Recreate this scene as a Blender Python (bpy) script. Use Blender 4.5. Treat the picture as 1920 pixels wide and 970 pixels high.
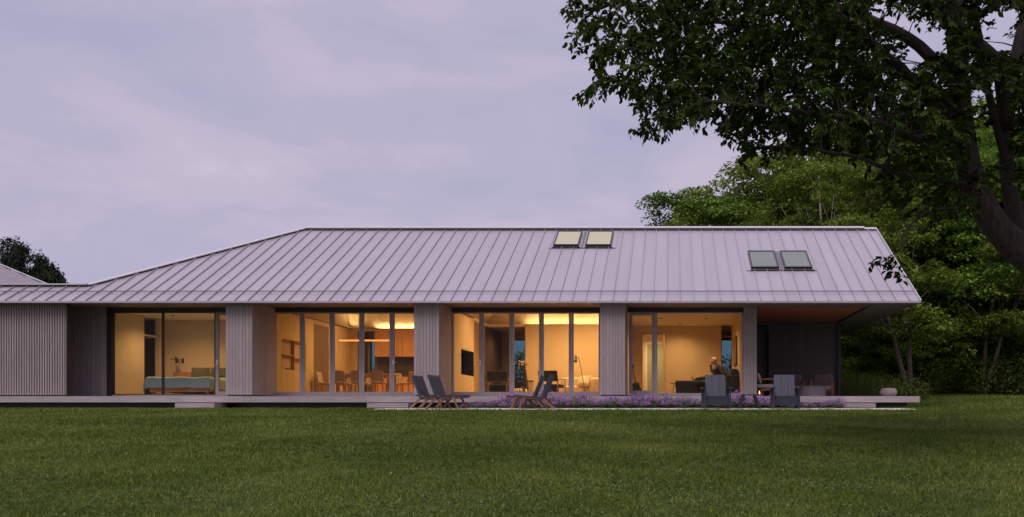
import bpy, math, random
import numpy as np
from mathutils import Vector, Matrix

# ------------------------------------------------------------------ camera, sky, sun, exposure
for o in list(bpy.data.objects): bpy.data.objects.remove(o)
SC = bpy.context.scene
COL = SC.collection
R = math.radians
EYE = 1.2                      # eye height above the lawn at the camera
FPX, CX, CY = 1682.0, 1260.0, 773.0   # focal length and principal point in photo pixels

cam_d = bpy.data.cameras.new('camera'); cam = bpy.data.objects.new('camera', cam_d); COL.objects.link(cam)
cam.location = (0, 0, EYE); cam.rotation_euler = (R(90), 0, 0)
cam_d.sensor_width = 36; cam_d.lens = 36*FPX/1920
cam_d.shift_x = (960-CX)/1920; cam_d.shift_y = (CY-485)/1920
cam_d.clip_end = 3000
SC.camera = cam

SUN_EL, SUN_AZ = 54, 205       # sun behind and to the left of the camera (degrees, azimuth from +Y clockwise)
W = bpy.data.worlds.new('World'); SC.world = W; W.use_nodes = True
nt = W.node_tree; nt.nodes.clear()
def N(tree, t, **k):
    n = tree.nodes.new(t)
    for a, v in k.items():
        if a.startswith('i_'):
            n.inputs[int(a[2:]) if a[2:].isdigit() else a[2:].replace('_', ' ')].default_value = v
        else: setattr(n, a, v)
    return n
def ramp(tree, stops):
    n = tree.nodes.new('ShaderNodeValToRGB'); e = n.color_ramp.elements
    while len(e) < len(stops): e.new(.5)
    for el, (p, c) in zip(e, stops): el.position = p; el.color = (*c, 1) if len(c) == 3 else c
    return n
wo = N(nt, 'ShaderNodeOutputWorld'); bg = N(nt, 'ShaderNodeBackground'); bg.inputs[1].default_value = 1.0
sky = N(nt, 'ShaderNodeTexSky', sky_type='NISHITA', sun_disc=False, sun_elevation=R(4), sun_rotation=R(SUN_AZ))
skm = N(nt, 'ShaderNodeMix', data_type='RGBA', blend_type='MULTIPLY'); skm.inputs[0].default_value = 1; skm.inputs[7].default_value = (.1, .1, .1, 1)
tc = N(nt, 'ShaderNodeTexCoord')
mp = N(nt, 'ShaderNodeMapping'); mp.inputs['Rotation'].default_value = (0, R(24), 0); mp.inputs['Scale'].default_value = (1.6, 1.6, 4.6)
nz = N(nt, 'ShaderNodeTexNoise'); nz.inputs['Scale'].default_value = 2.1; nz.inputs['Detail'].default_value = 7; nz.inputs['Roughness'].default_value = .55; nz.inputs['Distortion'].default_value = .25
cr = ramp(nt, [(.33, (.335,.325,.455)), (.46, (.375,.355,.480)), (.58, (.435,.385,.502)), (.72, (.51,.445,.545))])
cr.color_ramp.interpolation = 'EASE'
mx = N(nt, 'ShaderNodeMix', data_type='RGBA'); mx.inputs[0].default_value = .04
nt.links.new(tc.outputs['Generated'], mp.inputs[0]); nt.links.new(mp.outputs[0], nz.inputs[0]); nt.links.new(nz.outputs[0], cr.inputs[0])
# overcast skies brighten towards the zenith
sx = N(nt, 'ShaderNodeSeparateXYZ'); zm = N(nt, 'ShaderNodeMapRange', interpolation_type='SMOOTHSTEP'); zm.inputs[1].default_value = .42; zm.inputs[2].default_value = 1; zm.inputs[3].default_value = 1; zm.inputs[4].default_value = 1.9
nt.links.new(tc.outputs['Generated'], sx.inputs[0]); nt.links.new(sx.outputs[2], zm.inputs[0]); nt.links.new(zm.outputs[0], bg.inputs[1])
nt.links.new(sky.outputs[0], skm.inputs[6])
nt.links.new(cr.outputs[0], mx.inputs[6]); nt.links.new(skm.outputs[2], mx.inputs[7]); nt.links.new(mx.outputs[2], bg.inputs[0]); nt.links.new(bg.outputs[0], wo.inputs[0])

sd = bpy.data.lights.new('sun', 'SUN'); sd.energy = 1.5; sd.angle = R(35); sd.color = (1, .9, .93)
sun = bpy.data.objects.new('sun', sd); COL.objects.link(sun)
a, e = R(SUN_AZ), R(SUN_EL)
sv = Vector((math.sin(a)*math.cos(e), math.cos(a)*math.cos(e), math.sin(e)))
sun.rotation_euler = sv.to_track_quat('Z', 'Y').to_euler(); sun.location = sv*40
vs = SC.view_settings; vs.view_transform = 'Standard'; vs.look = 'None'; vs.exposure = .35; vs.gamma = 1; vs.use_curve_mapping = False

# ------------------------------------------------------------------ helpers
def X(px, d): return (px-CX)*d/FPX
def Zp(py, d): return EYE + (CY-py)*d/FPX
def zr(z): return EYE+z        # height given relative to the eye
def sstep(a, b, v):
    t = min(1, max(0, (v-a)/(b-a))); return t*t*(3-2*t)
def ground(x, d):
    base = .052*d if d < 24.5 else 1.274+.006*min(d-24.5, 5)
    if d > 24.5:
        k = sstep(7.3, 10.5, x)
        base += k*(.043*min(d-24.5, 17)+.008*max(0, min(d-41.5, 60)))
        base += (1-k)*.03*sstep(40, 70, d)*10
    und = .018*math.sin(x*.9+d*.31)+.014*math.sin(d*1.13-x*.4)
    return base + und*(1 if d < 23 else max(0, (24-d)))

class MB:
    def __init__(s): s.v = []; s.f = []; s.smooth = False
    def add(s, vs, fs):
        b = len(s.v); s.v += [tuple(v) for v in vs]; s.f += [tuple(i+b for i in f) for f in fs]; return s
    def box(s, x0, x1, y0, y1, z0, z1):
        return s.add([(x0,y0,z0),(x1,y0,z0),(x1,y1,z0),(x0,y1,z0),(x0,y0,z1),(x1,y0,z1),(x1,y1,z1),(x0,y1,z1)],
                     [(3,2,1,0),(4,5,6,7),(0,1,5,4),(1,2,6,5),(2,3,7,6),(3,0,4,7)])
    def bar(s, p, q, w, h, up=(0,0,1), w2=None, h2=None):
        p, q = Vector(p), Vector(q); d = (q-p).normalized(); u = Vector(up)
        if abs(d.dot(u)) > .99: u = Vector((1,0,0))
        sd_ = d.cross(u).normalized(); u = sd_.cross(d)
        vs = []
        for c, ww, hh in ((p, w, h), (q, w2 or w, h2 or h)):
            for a_, b_ in ((-1,-1),(1,-1),(1,1),(-1,1)): vs.append(c+sd_*a_*ww/2+u*b_*hh/2)
        return s.add(vs, [(0,1,2,3),(7,6,5,4),(1,0,4,5),(2,1,5,6),(3,2,6,7),(0,3,7,4)])
    def tube(s, pts, rad, n=8, sq=1.0):
        pts = [Vector(p) for p in pts]; m = len(pts)
        if not hasattr(rad, '__len__'): rad = [rad]*m
        vs = []; prev = None
        for i in range(m):
            t = (pts[min(i+1, m-1)]-pts[max(i-1, 0)]).normalized()
            if prev is None:
                ref = Vector((0,0,1)) if abs(t.z) < .9 else Vector((1,0,0))
                a_ = t.cross(ref).normalized()
            else: a_ = (prev - t*prev.dot(t)).normalized()
            prev = a_; b_ = t.cross(a_)
            for k in range(n):
                th = 2*math.pi*k/n; vs.append(pts[i]+a_*math.cos(th)*rad[i]*sq+b_*math.sin(th)*rad[i])
        fs = [(i*n+k, i*n+(k+1) % n, (i+1)*n+(k+1) % n, (i+1)*n+k) for i in range(m-1) for k in range(n)]
        fs += [tuple(range(n-1, -1, -1)), tuple((m-1)*n+k for k in range(n))]
        return s.add(vs, fs)
    def lathe(s, prof, n=20, c=(0,0,0), sx=1, sy=1):
        vs = []; m = len(prof)
        for r_, z in prof:
            for k in range(n):
                th = 2*math.pi*k/n; vs.append((c[0]+r_*sx*math.cos(th), c[1]+r_*sy*math.sin(th), c[2]+z))
        fs = [(i*n+k, i*n+(k+1) % n, (i+1)*n+(k+1) % n, (i+1)*n+k) for i in range(m-1) for k in range(n)]
        fs += [tuple(range(n-1, -1, -1)), tuple((m-1)*n+k for k in range(n))]
        return s.add(vs, fs)
    def ell(s, c, r, nu=10, nv=14):
        prof = [(max(1e-4, math.sin(math.pi*i/nu)), -math.cos(math.pi*i/nu)*r[2]) for i in range(nu+1)]
        return s.lathe(prof, nv, c, r[0], r[1])
    def cushion(s, x0, x1, y0, y1, z0, z1, r=.05, n=3):
        # rounded slab: stacked insets
        lay = []
        for i in range(n+1):
            a_ = math.pi/2*i/n; lay.append((r*(1-math.sin(a_)), z0+r*(1-math.cos(a_))))
        lay += [(i_, z0+z1-z) for i_, z in reversed(lay)]
        vs = []
        for ins, z in lay:
            c = r*.7
            xs0, xs1, ys0, ys1 = x0+ins, x1-ins, y0+ins, y1-ins
            vs += [(xs0+c,ys0,z),(xs1-c,ys0,z),(xs1,ys0+c,z),(xs1,ys1-c,z),(xs1-c,ys1,z),(xs0+c,ys1,z),(xs0,ys1-c,z),(xs0,ys0+c,z)]
        m = len(lay)
        fs = [(i*8+k, i*8+(k+1) % 8, (i+1)*8+(k+1) % 8, (i+1)*8+k) for i in range(m-1) for k in range(8)]
        fs += [tuple(range(7,-1,-1)), tuple((m-1)*8+k for k in range(8))]
        return s.add(vs, fs)
    def xf(s, m): s.v = [tuple(m @ Vector(v)) for v in s.v]; return s
    def mesh(s, name, mat, org=(0,0,0)):
        me = bpy.data.meshes.new(name); o = Vector(org)
        me.from_pydata([tuple(Vector(v)-o) for v in s.v], [], s.f); me.update()
        if s.smooth: me.shade_smooth()
        if mat: me.materials.append(mat)
        return me
    def build(s, name, mat, parent=None, org=None):
        if org is None: org = rootloc(parent) if parent else (0,0,0)
        o = bpy.data.objects.new(name, s.mesh(name, mat, org)); COL.objects.link(o)
        o.parent = parent
        if not parent: o.location = org
        return o
def rootloc(o):
    while o.parent: o = o.parent
    return Vector(o.get('_org', (0,0,0)))
def thing(name, label, cat, loc=(0,0,0), group=None, world=False):
    o = bpy.data.objects.new(name, None); COL.objects.link(o); o.empty_display_size = .1
    o.location = loc; o['label'] = label; o['category'] = cat
    if world: o['_org'] = tuple(loc)      # parts are given in world coordinates
    if group: o['group'] = group
    return o
def tag(o, label, cat, group=None):
    o['label'] = label; o['category'] = cat
    if group: o['group'] = group
    return o
def structure(o): o['kind'] = 'structure'; return o
def copy_tree(o, parent=None):
    c = o.copy(); COL.objects.link(c); c.parent = parent
    for ch in list(o.children): copy_tree(ch, c)
    return c
def place(o, loc, rz=0, scale=None, label=None, group=None):
    o.location = loc; o.rotation_euler = (0, 0, rz)
    if scale: o.scale = (scale,)*3 if not hasattr(scale, '__len__') else scale
    if label: o['label'] = label
    if group: o['group'] = group
    return o
_pc = {}
def piece(name, mat, x0, x1, y0, y1, z0, z1, parent):
    """a box piece; alike pieces share one mesh"""
    d = (round(x1-x0, 4), round(y1-y0, 4), round(z1-z0, 4), mat.name)
    if d not in _pc: _pc[d] = MB().box(-d[0]/2, d[0]/2, -d[1]/2, d[1]/2, -d[2]/2, d[2]/2).mesh(name, mat)
    o = bpy.data.objects.new(name, _pc[d]); COL.objects.link(o); o.parent = parent
    c = Vector(((x0+x1)/2, (y0+y1)/2, (z0+z1)/2)); o.location = c-rootloc(parent)
    return o
def fastmesh(name, co, faces_per, mat, tint=None):
    """co: (n, k, 3) vertices of n islands, faces_per: list of index tuples per island (all tris or all quads)"""
    n, k, _ = co.shape; fp = np.array(faces_per); nf, fl = fp.shape
    me = bpy.data.meshes.new(name)
    me.vertices.add(n*k); me.vertices.foreach_set('co', co.reshape(-1).astype(np.float32))
    idx = (np.arange(n)[:, None, None]*k+fp[None]).reshape(-1)
    me.loops.add(len(idx)); me.loops.foreach_set('vertex_index', idx.astype(np.int32))
    me.polygons.add(n*nf); me.polygons.foreach_set('loop_start', (np.arange(n*nf)*fl).astype(np.int32))
    if tint is not None:
        at = me.attributes.new('tint', 'FLOAT', 'POINT'); at.data.foreach_set('value', np.repeat(tint, k).astype(np.float32))
    me.update(); me.validate()
    if mat: me.materials.append(mat)
    return me
def addmesh(name, me, parent=None):
    o = bpy.data.objects.new(name, me); COL.objects.link(o); o.parent = parent; return o

# ------------------------------------------------------------------ materials
def mat(name, c, rough=.6, var=.15, scale=(6,6,6), nscale=1.0, bump=0, metal=0, objvar=0, detail=4, spec=.5, c2=None, bscale=None, coat=0):
    m = bpy.data.materials.new(name); m.use_nodes = True; t = m.node_tree; L = t.links.new
    b = t.nodes['Principled BSDF']; b.inputs['Roughness'].default_value = rough; b.inputs['Metallic'].default_value = metal
    b.inputs['Specular IOR Level'].default_value = spec
    geo = N(t, 'ShaderNodeNewGeometry'); mpn = N(t, 'ShaderNodeMapping'); mpn.inputs['Scale'].default_value = scale
    oi = N(t, 'ShaderNodeObjectInfo')
    add = N(t, 'ShaderNodeVectorMath', operation='ADD')
    L(geo.outputs['Position'], mpn.inputs[0]); L(mpn.outputs[0], add.inputs[0])
    sc_ = N(t, 'ShaderNodeMath', operation='MULTIPLY'); sc_.inputs[1].default_value = 37.0 if objvar else 0
    L(oi.outputs['Random'], sc_.inputs[0]); L(sc_.outputs[0], add.inputs[1])
    nz_ = N(t, 'ShaderNodeTexNoise'); nz_.inputs['Scale'].default_value = nscale; nz_.inputs['Detail'].default_value = detail; nz_.inputs['Roughness'].default_value = .6
    L(add.outputs[0], nz_.inputs[0])
    lo = tuple(max(0, v*(1-var)) for v in c); hi = tuple(v*(1+var) for v in (c2 or c))
    rp = ramp(t, [(.3, lo), (.7, hi)]); L(nz_.outputs[0], rp.inputs[0])
    last = rp.outputs[0]
    if objvar:
        hs = N(t, 'ShaderNodeHueSaturation'); mr = N(t, 'ShaderNodeMapRange'); mr.inputs[3].default_value = 1-objvar; mr.inputs[4].default_value = 1+objvar
        L(oi.outputs['Random'], mr.inputs[0]); L(mr.outputs[0], hs.inputs['Value']); L(last, hs.inputs['Color']); last = hs.outputs[0]
    L(last, b.inputs['Base Color'])
    if bump:
        bp = N(t, 'ShaderNodeBump'); bp.inputs['Strength'].default_value = bump; bp.inputs['Distance'].default_value = .05 if bump >= 1 else .01
        L(nz_.outputs[0], bp.inputs['Height']); L(bp.outputs[0], b.inputs['Normal'])
    rr = N(t, 'ShaderNodeMapRange'); rr.inputs[3].default_value = max(0, rough-.08); rr.inputs[4].default_value = min(1, rough+.08)
    L(nz_.outputs[0], rr.inputs[0]); L(rr.outputs[0], b.inputs['Roughness'])
    return m
def emit(name, c, s):
    m = bpy.data.materials.new(name); m.use_nodes = True; t = m.node_tree; t.nodes.remove(t.nodes['Principled BSDF'])
    e_ = N(t, 'ShaderNodeEmission'); e_.inputs[0].default_value = (*c, 1); e_.inputs[1].default_value = s
    t.links.new(e_.outputs[0], t.nodes['Material Output'].inputs[0]); return m
def glass_mat(name, tint=(.95,.96,.95), r0=.025, rough=0.0):
    m = bpy.data.materials.new(name); m.use_nodes = True; t = m.node_tree; t.nodes.remove(t.nodes['Principled BSDF'])
    tr = N(t, 'ShaderNodeBsdfTransparent'); tr.inputs[0].default_value = (*tint, 1)
    gl = N(t, 'ShaderNodeBsdfGlossy'); gl.inputs['Roughness'].default_value = rough
    g = N(t, 'ShaderNodeNewGeometry'); L = t.links.new
    dt = N(t, 'ShaderNodeVectorMath', operation='DOT_PRODUCT'); L(g.outputs['Incoming'], dt.inputs[0]); L(g.outputs['Normal'], dt.inputs[1])
    ab = N(t, 'ShaderNodeMath', operation='ABSOLUTE'); L(dt.outputs['Value'], ab.inputs[0])
    om = N(t, 'ShaderNodeMath', operation='SUBTRACT'); om.inputs[0].default_value = 1; L(ab.outputs[0], om.inputs[1])
    pw = N(t, 'ShaderNodeMath', operation='POWER'); pw.inputs[1].default_value = 5; L(om.outputs[0], pw.inputs[0])
    fr = N(t, 'ShaderNodeMath', operation='MULTIPLY_ADD'); fr.inputs[1].default_value = 1-r0; fr.inputs[2].default_value = r0; L(pw.outputs[0], fr.inputs[0])
    mx_ = N(t, 'ShaderNodeMixShader')
    L(fr.outputs[0], mx_.inputs[0]); L(tr.outputs[0], mx_.inputs[1]); L(gl.outputs[0], mx_.inputs[2]); L(mx_.outputs[0], t.nodes['Material Output'].inputs[0])
    return m
def leaf_mat(name, dark, light, trans=.3, hue=.02, val=.25, rough=.75):
    m = bpy.data.materials.new(name); m.use_nodes = True; t = m.node_tree; L = t.links.new
    b = t.nodes['Principled BSDF']; b.inputs['Roughness'].default_value = rough; b.inputs['Specular IOR Level'].default_value = .08
    at = N(t, 'ShaderNodeAttribute', attribute_name='tint'); rp = ramp(t, [(0, dark), (1, light)]); L(at.outputs['Fac'], rp.inputs[0])
    oi = N(t, 'ShaderNodeObjectInfo'); hs = N(t, 'ShaderNodeHueSaturation')
    mr = N(t, 'ShaderNodeMapRange'); mr.inputs[3].default_value = .5-hue; mr.inputs[4].default_value = .5+hue
    mv = N(t, 'ShaderNodeMapRange'); mv.inputs[3].default_value = 1-val; mv.inputs[4].default_value = 1+val
    L(oi.outputs['Random'], mr.inputs[0]); L(oi.outputs['Random'], mv.inputs[0]); L(mr.outputs[0], hs.inputs['Hue']); L(mv.outputs[0], hs.inputs['Value']); L(rp.outputs[0], hs.inputs['Color'])
    L(hs.outputs[0], b.inputs['Base Color'])
    tl = N(t, 'ShaderNodeBsdfTranslucent'); L(hs.outputs[0], tl.inputs[0])
    mx_ = N(t, 'ShaderNodeMixShader'); mx_.inputs[0].default_value = trans
    L(b.outputs[0], mx_.inputs[1]); L(tl.outputs[0], mx_.inputs[2]); L(mx_.outputs[0], t.nodes['Material Output'].inputs[0])
    return m

M = {}
M['roof'] = mat('standing_seam_metal', (.355,.325,.345), .36, .06, (2.4,.3,.3), 1, .35, .25, .035, 3)
M['trim'] = mat('roof_trim_metal', (.36,.34,.345), .4, .04, (1,1,1), 1)
M['cap'] = mat('ridge_cap_metal', (.47,.445,.45), .4, .03, (1,1,1), 1)
M['dark'] = mat('dark_bronze_metal', (.025,.021,.02), .45, .15, (4,4,4))
M['clad'] = mat('weathered_cedar_board', (.30,.25,.245), .75, .14, (22,22,1.3), 1.6, .25, 0, .07, 5)
M['slat'] = mat('weathered_cedar_slat', (.31,.255,.25), .75, .15, (22,22,1.3), 1.6, .2, 0, .08, 5)
M['cladd'] = mat('dark_stained_board', (.085,.075,.07), .7, .18, (22,22,1.3), 1.6, .25, 0, .1, 5)
M['deck'] = mat('weathered_deck_board', (.36,.305,.30), .75, .2, (1.2,22,22), 1.5, .3, 0, .1, 5)
M['groove'] = mat('shadow_gap_board', (.10,.085,.082), .8, .1)
M['soffit'] = mat('soffit_panel', (.17,.12,.10), .6, .15, (.8,9,9), 1.5, .1)
M['soffit2'] = mat('end_soffit_panel', (.14,.125,.105), .7, .05, (1,1,1), 1)
M['ceilwood'] = mat('red_cedar_ceiling', (.42,.145,.06), .5, .25, (1.0,12,9), 1.4, .1)
M['frame'] = mat('weathered_timber_frame', (.36,.315,.315), .6, .12, (14,14,1.5), 1.5, .1, 0, .04)
M['framed'] = mat('dark_timber_header', (.045,.035,.03), .6, .15, (2,14,14), 1.5)
M['alu'] = mat('brushed_steel', (.6,.58,.57), .3, .05, (9,9,9), 1, 0, .9)
M['glass'] = glass_mat('window_glass', r0=.007)
M['glasst'] = glass_mat('tinted_rear_glass', (.36,.52,.56), .02)  # teal tint puts the dim blue-hour light into the glass colour
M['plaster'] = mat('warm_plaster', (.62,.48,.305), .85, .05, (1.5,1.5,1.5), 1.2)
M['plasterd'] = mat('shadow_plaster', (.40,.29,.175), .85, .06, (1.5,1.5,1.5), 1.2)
M['white'] = mat('white_ceiling_paint', (.72,.64,.50), .85, .03, (1,1,1), 1)
M['oak'] = mat('oak_veneer', (.50,.35,.165), .5, .18, (7,7,.7), 1.8, .05, 0, .06)
M['oakd'] = mat('smoked_oak_veneer', (.16,.10,.05), .5, .2, (7,7,.7), 1.8, .05)
M['cherry'] = mat('orange_cherry_veneer', (.46,.215,.075), .45, .15, (8,8,.8), 1.8, .05, 0, .05)
M['floor'] = mat('oak_floor', (.42,.27,.13), .5, .15, (.8,8,8), 1.5)
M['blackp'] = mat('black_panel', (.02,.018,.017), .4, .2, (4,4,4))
M['splash'] = mat('dark_stone_splashback', (.05,.038,.03), .4, .25, (3,3,3))
M['cove'] = emit('cove_strip', (1.0,.64,.27), 30)
M['cove2'] = emit('pendant_strip', (1.0,.36,.10), 1.0)
M['bulb'] = emit('downlight_bulb', (1.0,.74,.42), 4)
M['skypane'] = None

M['gravel'] = mat('pale_gravel', (.66,.61,.55), .9, .25, (30,30,30), 1.5, .6, detail=6)
M['soil'] = mat('dark_soil', (.05,.04,.03), .95, .4, (8,8,8), 1.5, .5)
M['bark'] = mat('grey_brown_bark', (.05,.038,.032), .9, .5, (7,7,1.6), 2.2, 1.0, detail=6)
M['barkt'] = mat('furrowed_trunk_bark', (.062,.045,.040), .9, .6, (9,9,2.2), 2.2, 1.0, detail=7)
M['barkp'] = mat('pale_bark', (.15,.112,.098), .9, .35, (5,5,1.5), 2.2, .6, 0, .1, detail=6)
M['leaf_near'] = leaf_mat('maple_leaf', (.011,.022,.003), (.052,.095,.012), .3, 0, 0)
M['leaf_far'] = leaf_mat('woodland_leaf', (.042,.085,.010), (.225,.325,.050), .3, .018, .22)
M['leaf_lime'] = leaf_mat('lime_leaf', (.058,.112,.014), (.235,.32,.058), .28, .022, .22)
M['leaf_conifer'] = leaf_mat('conifer_needle', (.016,.026,.014), (.04,.055,.026), .1, .01, .15)
M['shrub'] = leaf_mat('shrub_leaf', (.06,.10,.018), (.21,.26,.065), .25, .02, .25)
M['grass'] = None
M['petal'] = leaf_mat('lavender_petal', (.25,.115,.34), (.62,.38,.66), .3, .012, .15)
M['catleaf'] = leaf_mat('catmint_leaf', (.045,.08,.022), (.15,.21,.075), .25, .01, .15)
M['slate'] = mat('slate_blue_paint', (.028,.030,.047), .6, .15, (20,20,2), 1.5, .1, 0, .08)
M['cord'] = mat('charcoal_cord', (.042,.043,.058), .85, .25, (3,3,90), 2, .6)
M['teak'] = mat('red_brown_teak', (.25,.11,.065), .55, .25, (9,9,9), 1.5, .1, 0, .1)
M['teako'] = mat('orange_teak', (.34,.115,.05), .5, .2, (9,9,9), 1.5, .1, 0, .1)
M['linen'] = mat('pale_linen', (.42,.37,.36), .9, .08, (40,40,40), 1.5, .2)
M['greyfab'] = mat('grey_fabric', (.17,.14,.13), .9, .1, (40,40,40), 1.5, .2)
M['beigefab'] = mat('beige_fabric', (.50,.41,.27), .9, .08, (40,40,40), 1.5, .2)
M['stripefab'] = mat('striped_fabric', (.50,.42,.28), .9, .45, (2,14,26), 1.2, .1)
M['teal'] = mat('grey_teal_linen', (.30,.40,.38), .9, .08, (14,14,14), 1.5, .5)
M['olive'] = mat('olive_fabric', (.085,.08,.045), .9, .12, (40,40,40), 1.5, .2)
M['charfab'] = mat('charcoal_fabric', (.035,.034,.026), .9, .15, (40,40,40), 1.5, .2)
M['blackm'] = mat('black_metal', (.018,.017,.016), .45, .15, (5,5,5))
M['concrete'] = mat('warm_grey_concrete', (.20,.165,.17), .8, .1, (5,5,5), 1.5, .2)
M['pot'] = mat('pink_grey_clay', (.46,.35,.34), .8, .1, (6,6,6), 1.5, .2)
M['skin'] = mat('skin', (.55,.30,.19), .55, .06, (20,20,20))
M['hair'] = mat('grey_blond_hair', (.45,.28,.14), .6, .25, (60,60,20))
M['flame'] = emit('candle_flame', (1.0,.5,.15), 5)
M['palewall'] = mat('pale_green_door', (.34,.34,.24), .6, .05, (1,1,1))
M['chairfab'] = mat('dining_chair_weave', (.34,.24,.14), .85, .15, (40,40,40), 1.5, .2)
M['chairwood'] = mat('dining_chair_oak', (.42,.21,.08), .5, .15, (9,9,9), 1.5)
# ------------------------------------------------------------------ ground, gravel
def ground_sheet():
    xs = np.unique(np.concatenate([np.linspace(-700,-60,14), np.linspace(-60,-26,18), np.arange(-26,20.1,.5), np.linspace(20,60,21), np.linspace(60,700,14)]))
    ys = np.unique(np.concatenate([np.linspace(-60,0,8), np.arange(0,46.1,.5), np.linspace(46,90,23), np.linspace(90,1200,16)]))
    v = [(x, y, ground(x, y)) for y in ys for x in xs]; nx = len(xs)
    f = [(j*nx+i, j*nx+i+1, (j+1)*nx+i+1, (j+1)*nx+i) for j in range(len(ys)-1) for i in range(nx-1)]
    mb = MB(); mb.add(v, f); mb.smooth = True
    return mb
def lawn_mats():
    m = bpy.data.materials.new('lawn_soil'); m.use_nodes = True; t = m.node_tree; L = t.links.new; b = t.nodes['Principled BSDF']
    b.inputs['Roughness'].default_value = .95; b.inputs['Specular IOR Level'].default_value = .1
    g = N(t, 'ShaderNodeNewGeometry'); n1 = N(t, 'ShaderNodeTexNoise'); n1.inputs['Scale'].default_value = 5; n1.inputs['Detail'].default_value = 8
    rp = ramp(t, [(.3, (.022,.034,.007)), (.7, (.055,.085,.015))]); L(g.outputs[0], n1.inputs[0]); L(n1.outputs[0], rp.inputs[0]); L(rp.outputs[0], b.inputs[0])
    q = bpy.data.materials.new('grass_blade'); q.use_nodes = True; t = q.node_tree; L = t.links.new; b = t.nodes['Principled BSDF']
    b.inputs['Roughness'].default_value = .8; b.inputs['Specular IOR Level'].default_value = .08
    g = N(t, 'ShaderNodeNewGeometry'); n1 = N(t, 'ShaderNodeTexNoise'); n1.inputs['Scale'].default_value = .38; n1.inputs['Detail'].default_value = 9; n1.inputs['Roughness'].default_value = .68
    at = N(t, 'ShaderNodeAttribute', attribute_name='tint')
    ad = N(t, 'ShaderNodeMath', operation='MULTIPLY_ADD'); ad.inputs[1].default_value = .62
    rp = ramp(t, [(.24, (.042,.072,.009)), (.48, (.108,.158,.021)), (.74, (.21,.25,.048)), (1, (.36,.355,.11))])
    L(g.outputs[0], n1.inputs[0]); L(at.outputs['Fac'], ad.inputs[0]); 
    m2 = N(t, 'ShaderNodeMath', operation='MULTIPLY_ADD'); m2.inputs[1].default_value = 1.25; m2.inputs[2].default_value = -.36; L(n1.outputs[0], m2.inputs[0]); L(m2.outputs[0], ad.inputs[2])
    L(ad.outputs[0], rp.inputs[0]); L(rp.outputs[0], b.inputs[0])
    tl = N(t, 'ShaderNodeBsdfTranslucent'); L(rp.outputs[0], tl.inputs[0]); mx_ = N(t, 'ShaderNodeMixShader'); mx_.inputs[0].default_value = .3
    L(b.outputs[0], mx_.inputs[1]); L(tl.outputs[0], mx_.inputs[2]); L(mx_.outputs[0], t.nodes['Material Output'].inputs[0])
    return m, q
M['lawnsoil'], M['grass'] = lawn_mats()
structure(ground_sheet().build('ground', M['lawnsoil']))

GX0, GX1 = X(688, 24.8), X(1732, 24.8)
def gravel_strip():
    mb = MB(); n = 120; vs = []; rng = random.Random(4)
    for i in range(n+1):
        x = GX0+(GX1-GX0)*i/n; k = min(1, min(i, n-i)/8)
        y0 = 24.95-.75*k+rng.uniform(-.05,.05); y1 = 24.95+.95*k+rng.uniform(-.04,.04)
        for y in (y0, (y0+y1)/2, y1): vs.append((x, y, ground(x, y)+.012))
    mb.add(vs, [(i*3+j, (i+1)*3+j, (i+1)*3+j+1, i*3+j+1) for i in range(n) for j in range(2)])
    return mb
structure(gravel_strip().build('gravel_path', M['gravel']))
# loose stones on the gravel
rng = np.random.default_rng(7)
def scatter_gravel(n=26000):
    x = rng.uniform(GX0+.4, GX1-.4, n); y = rng.uniform(24.15, 25.9, n)
    z = np.array([ground(a, b) for a, b in zip(x, y)])+.012
    s = rng.uniform(.008, .022, n)
    base = np.array([(-1,-.6,-.2),(1,-.7,-.2),(.1,1,-.2),(.1,.05,.9)])
    a = rng.uniform(0, 6.28, n); c, s_ = np.cos(a), np.sin(a)
    co = np.empty((n, 4, 3))
    co[:,:,0] = x[:,None]+s[:,None]*(base[:,0]*c[:,None]-base[:,1]*s_[:,None])
    co[:,:,1] = y[:,None]+s[:,None]*(base[:,0]*s_[:,None]+base[:,1]*c[:,None])
    co[:,:,2] = z[:,None]+s[:,None]*base[:,2]
    o = addmesh('gravel_stones', fastmesh('gravel_stones', co, [(0,1,3),(1,2,3),(2,0,3)], M['gravel']))
    o['kind'] = 'stuff'; tag(o, 'pale loose gravel stones in the strip before the flower bed', 'gravel')
scatter_gravel()

# flower bed soil
FB0, FB1 = X(868, 26.4), X(1585, 26.4)
mb = MB(); n = 40
vs = []
for i in range(n+1):
    x = FB0+(FB1-FB0)*i/n
    for y, h in ((25.85,.016),(26.1,.05),(26.9,.07),(27.4,.05)): vs.append((x, y, ground(x, y)+h))
mb.add(vs, [(i*4+j, (i+1)*4+j, (i+1)*4+j+1, i*4+j+1) for i in range(n) for j in range(3)])
structure(mb.build('flower_bed_soil', M['soil']))

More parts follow.
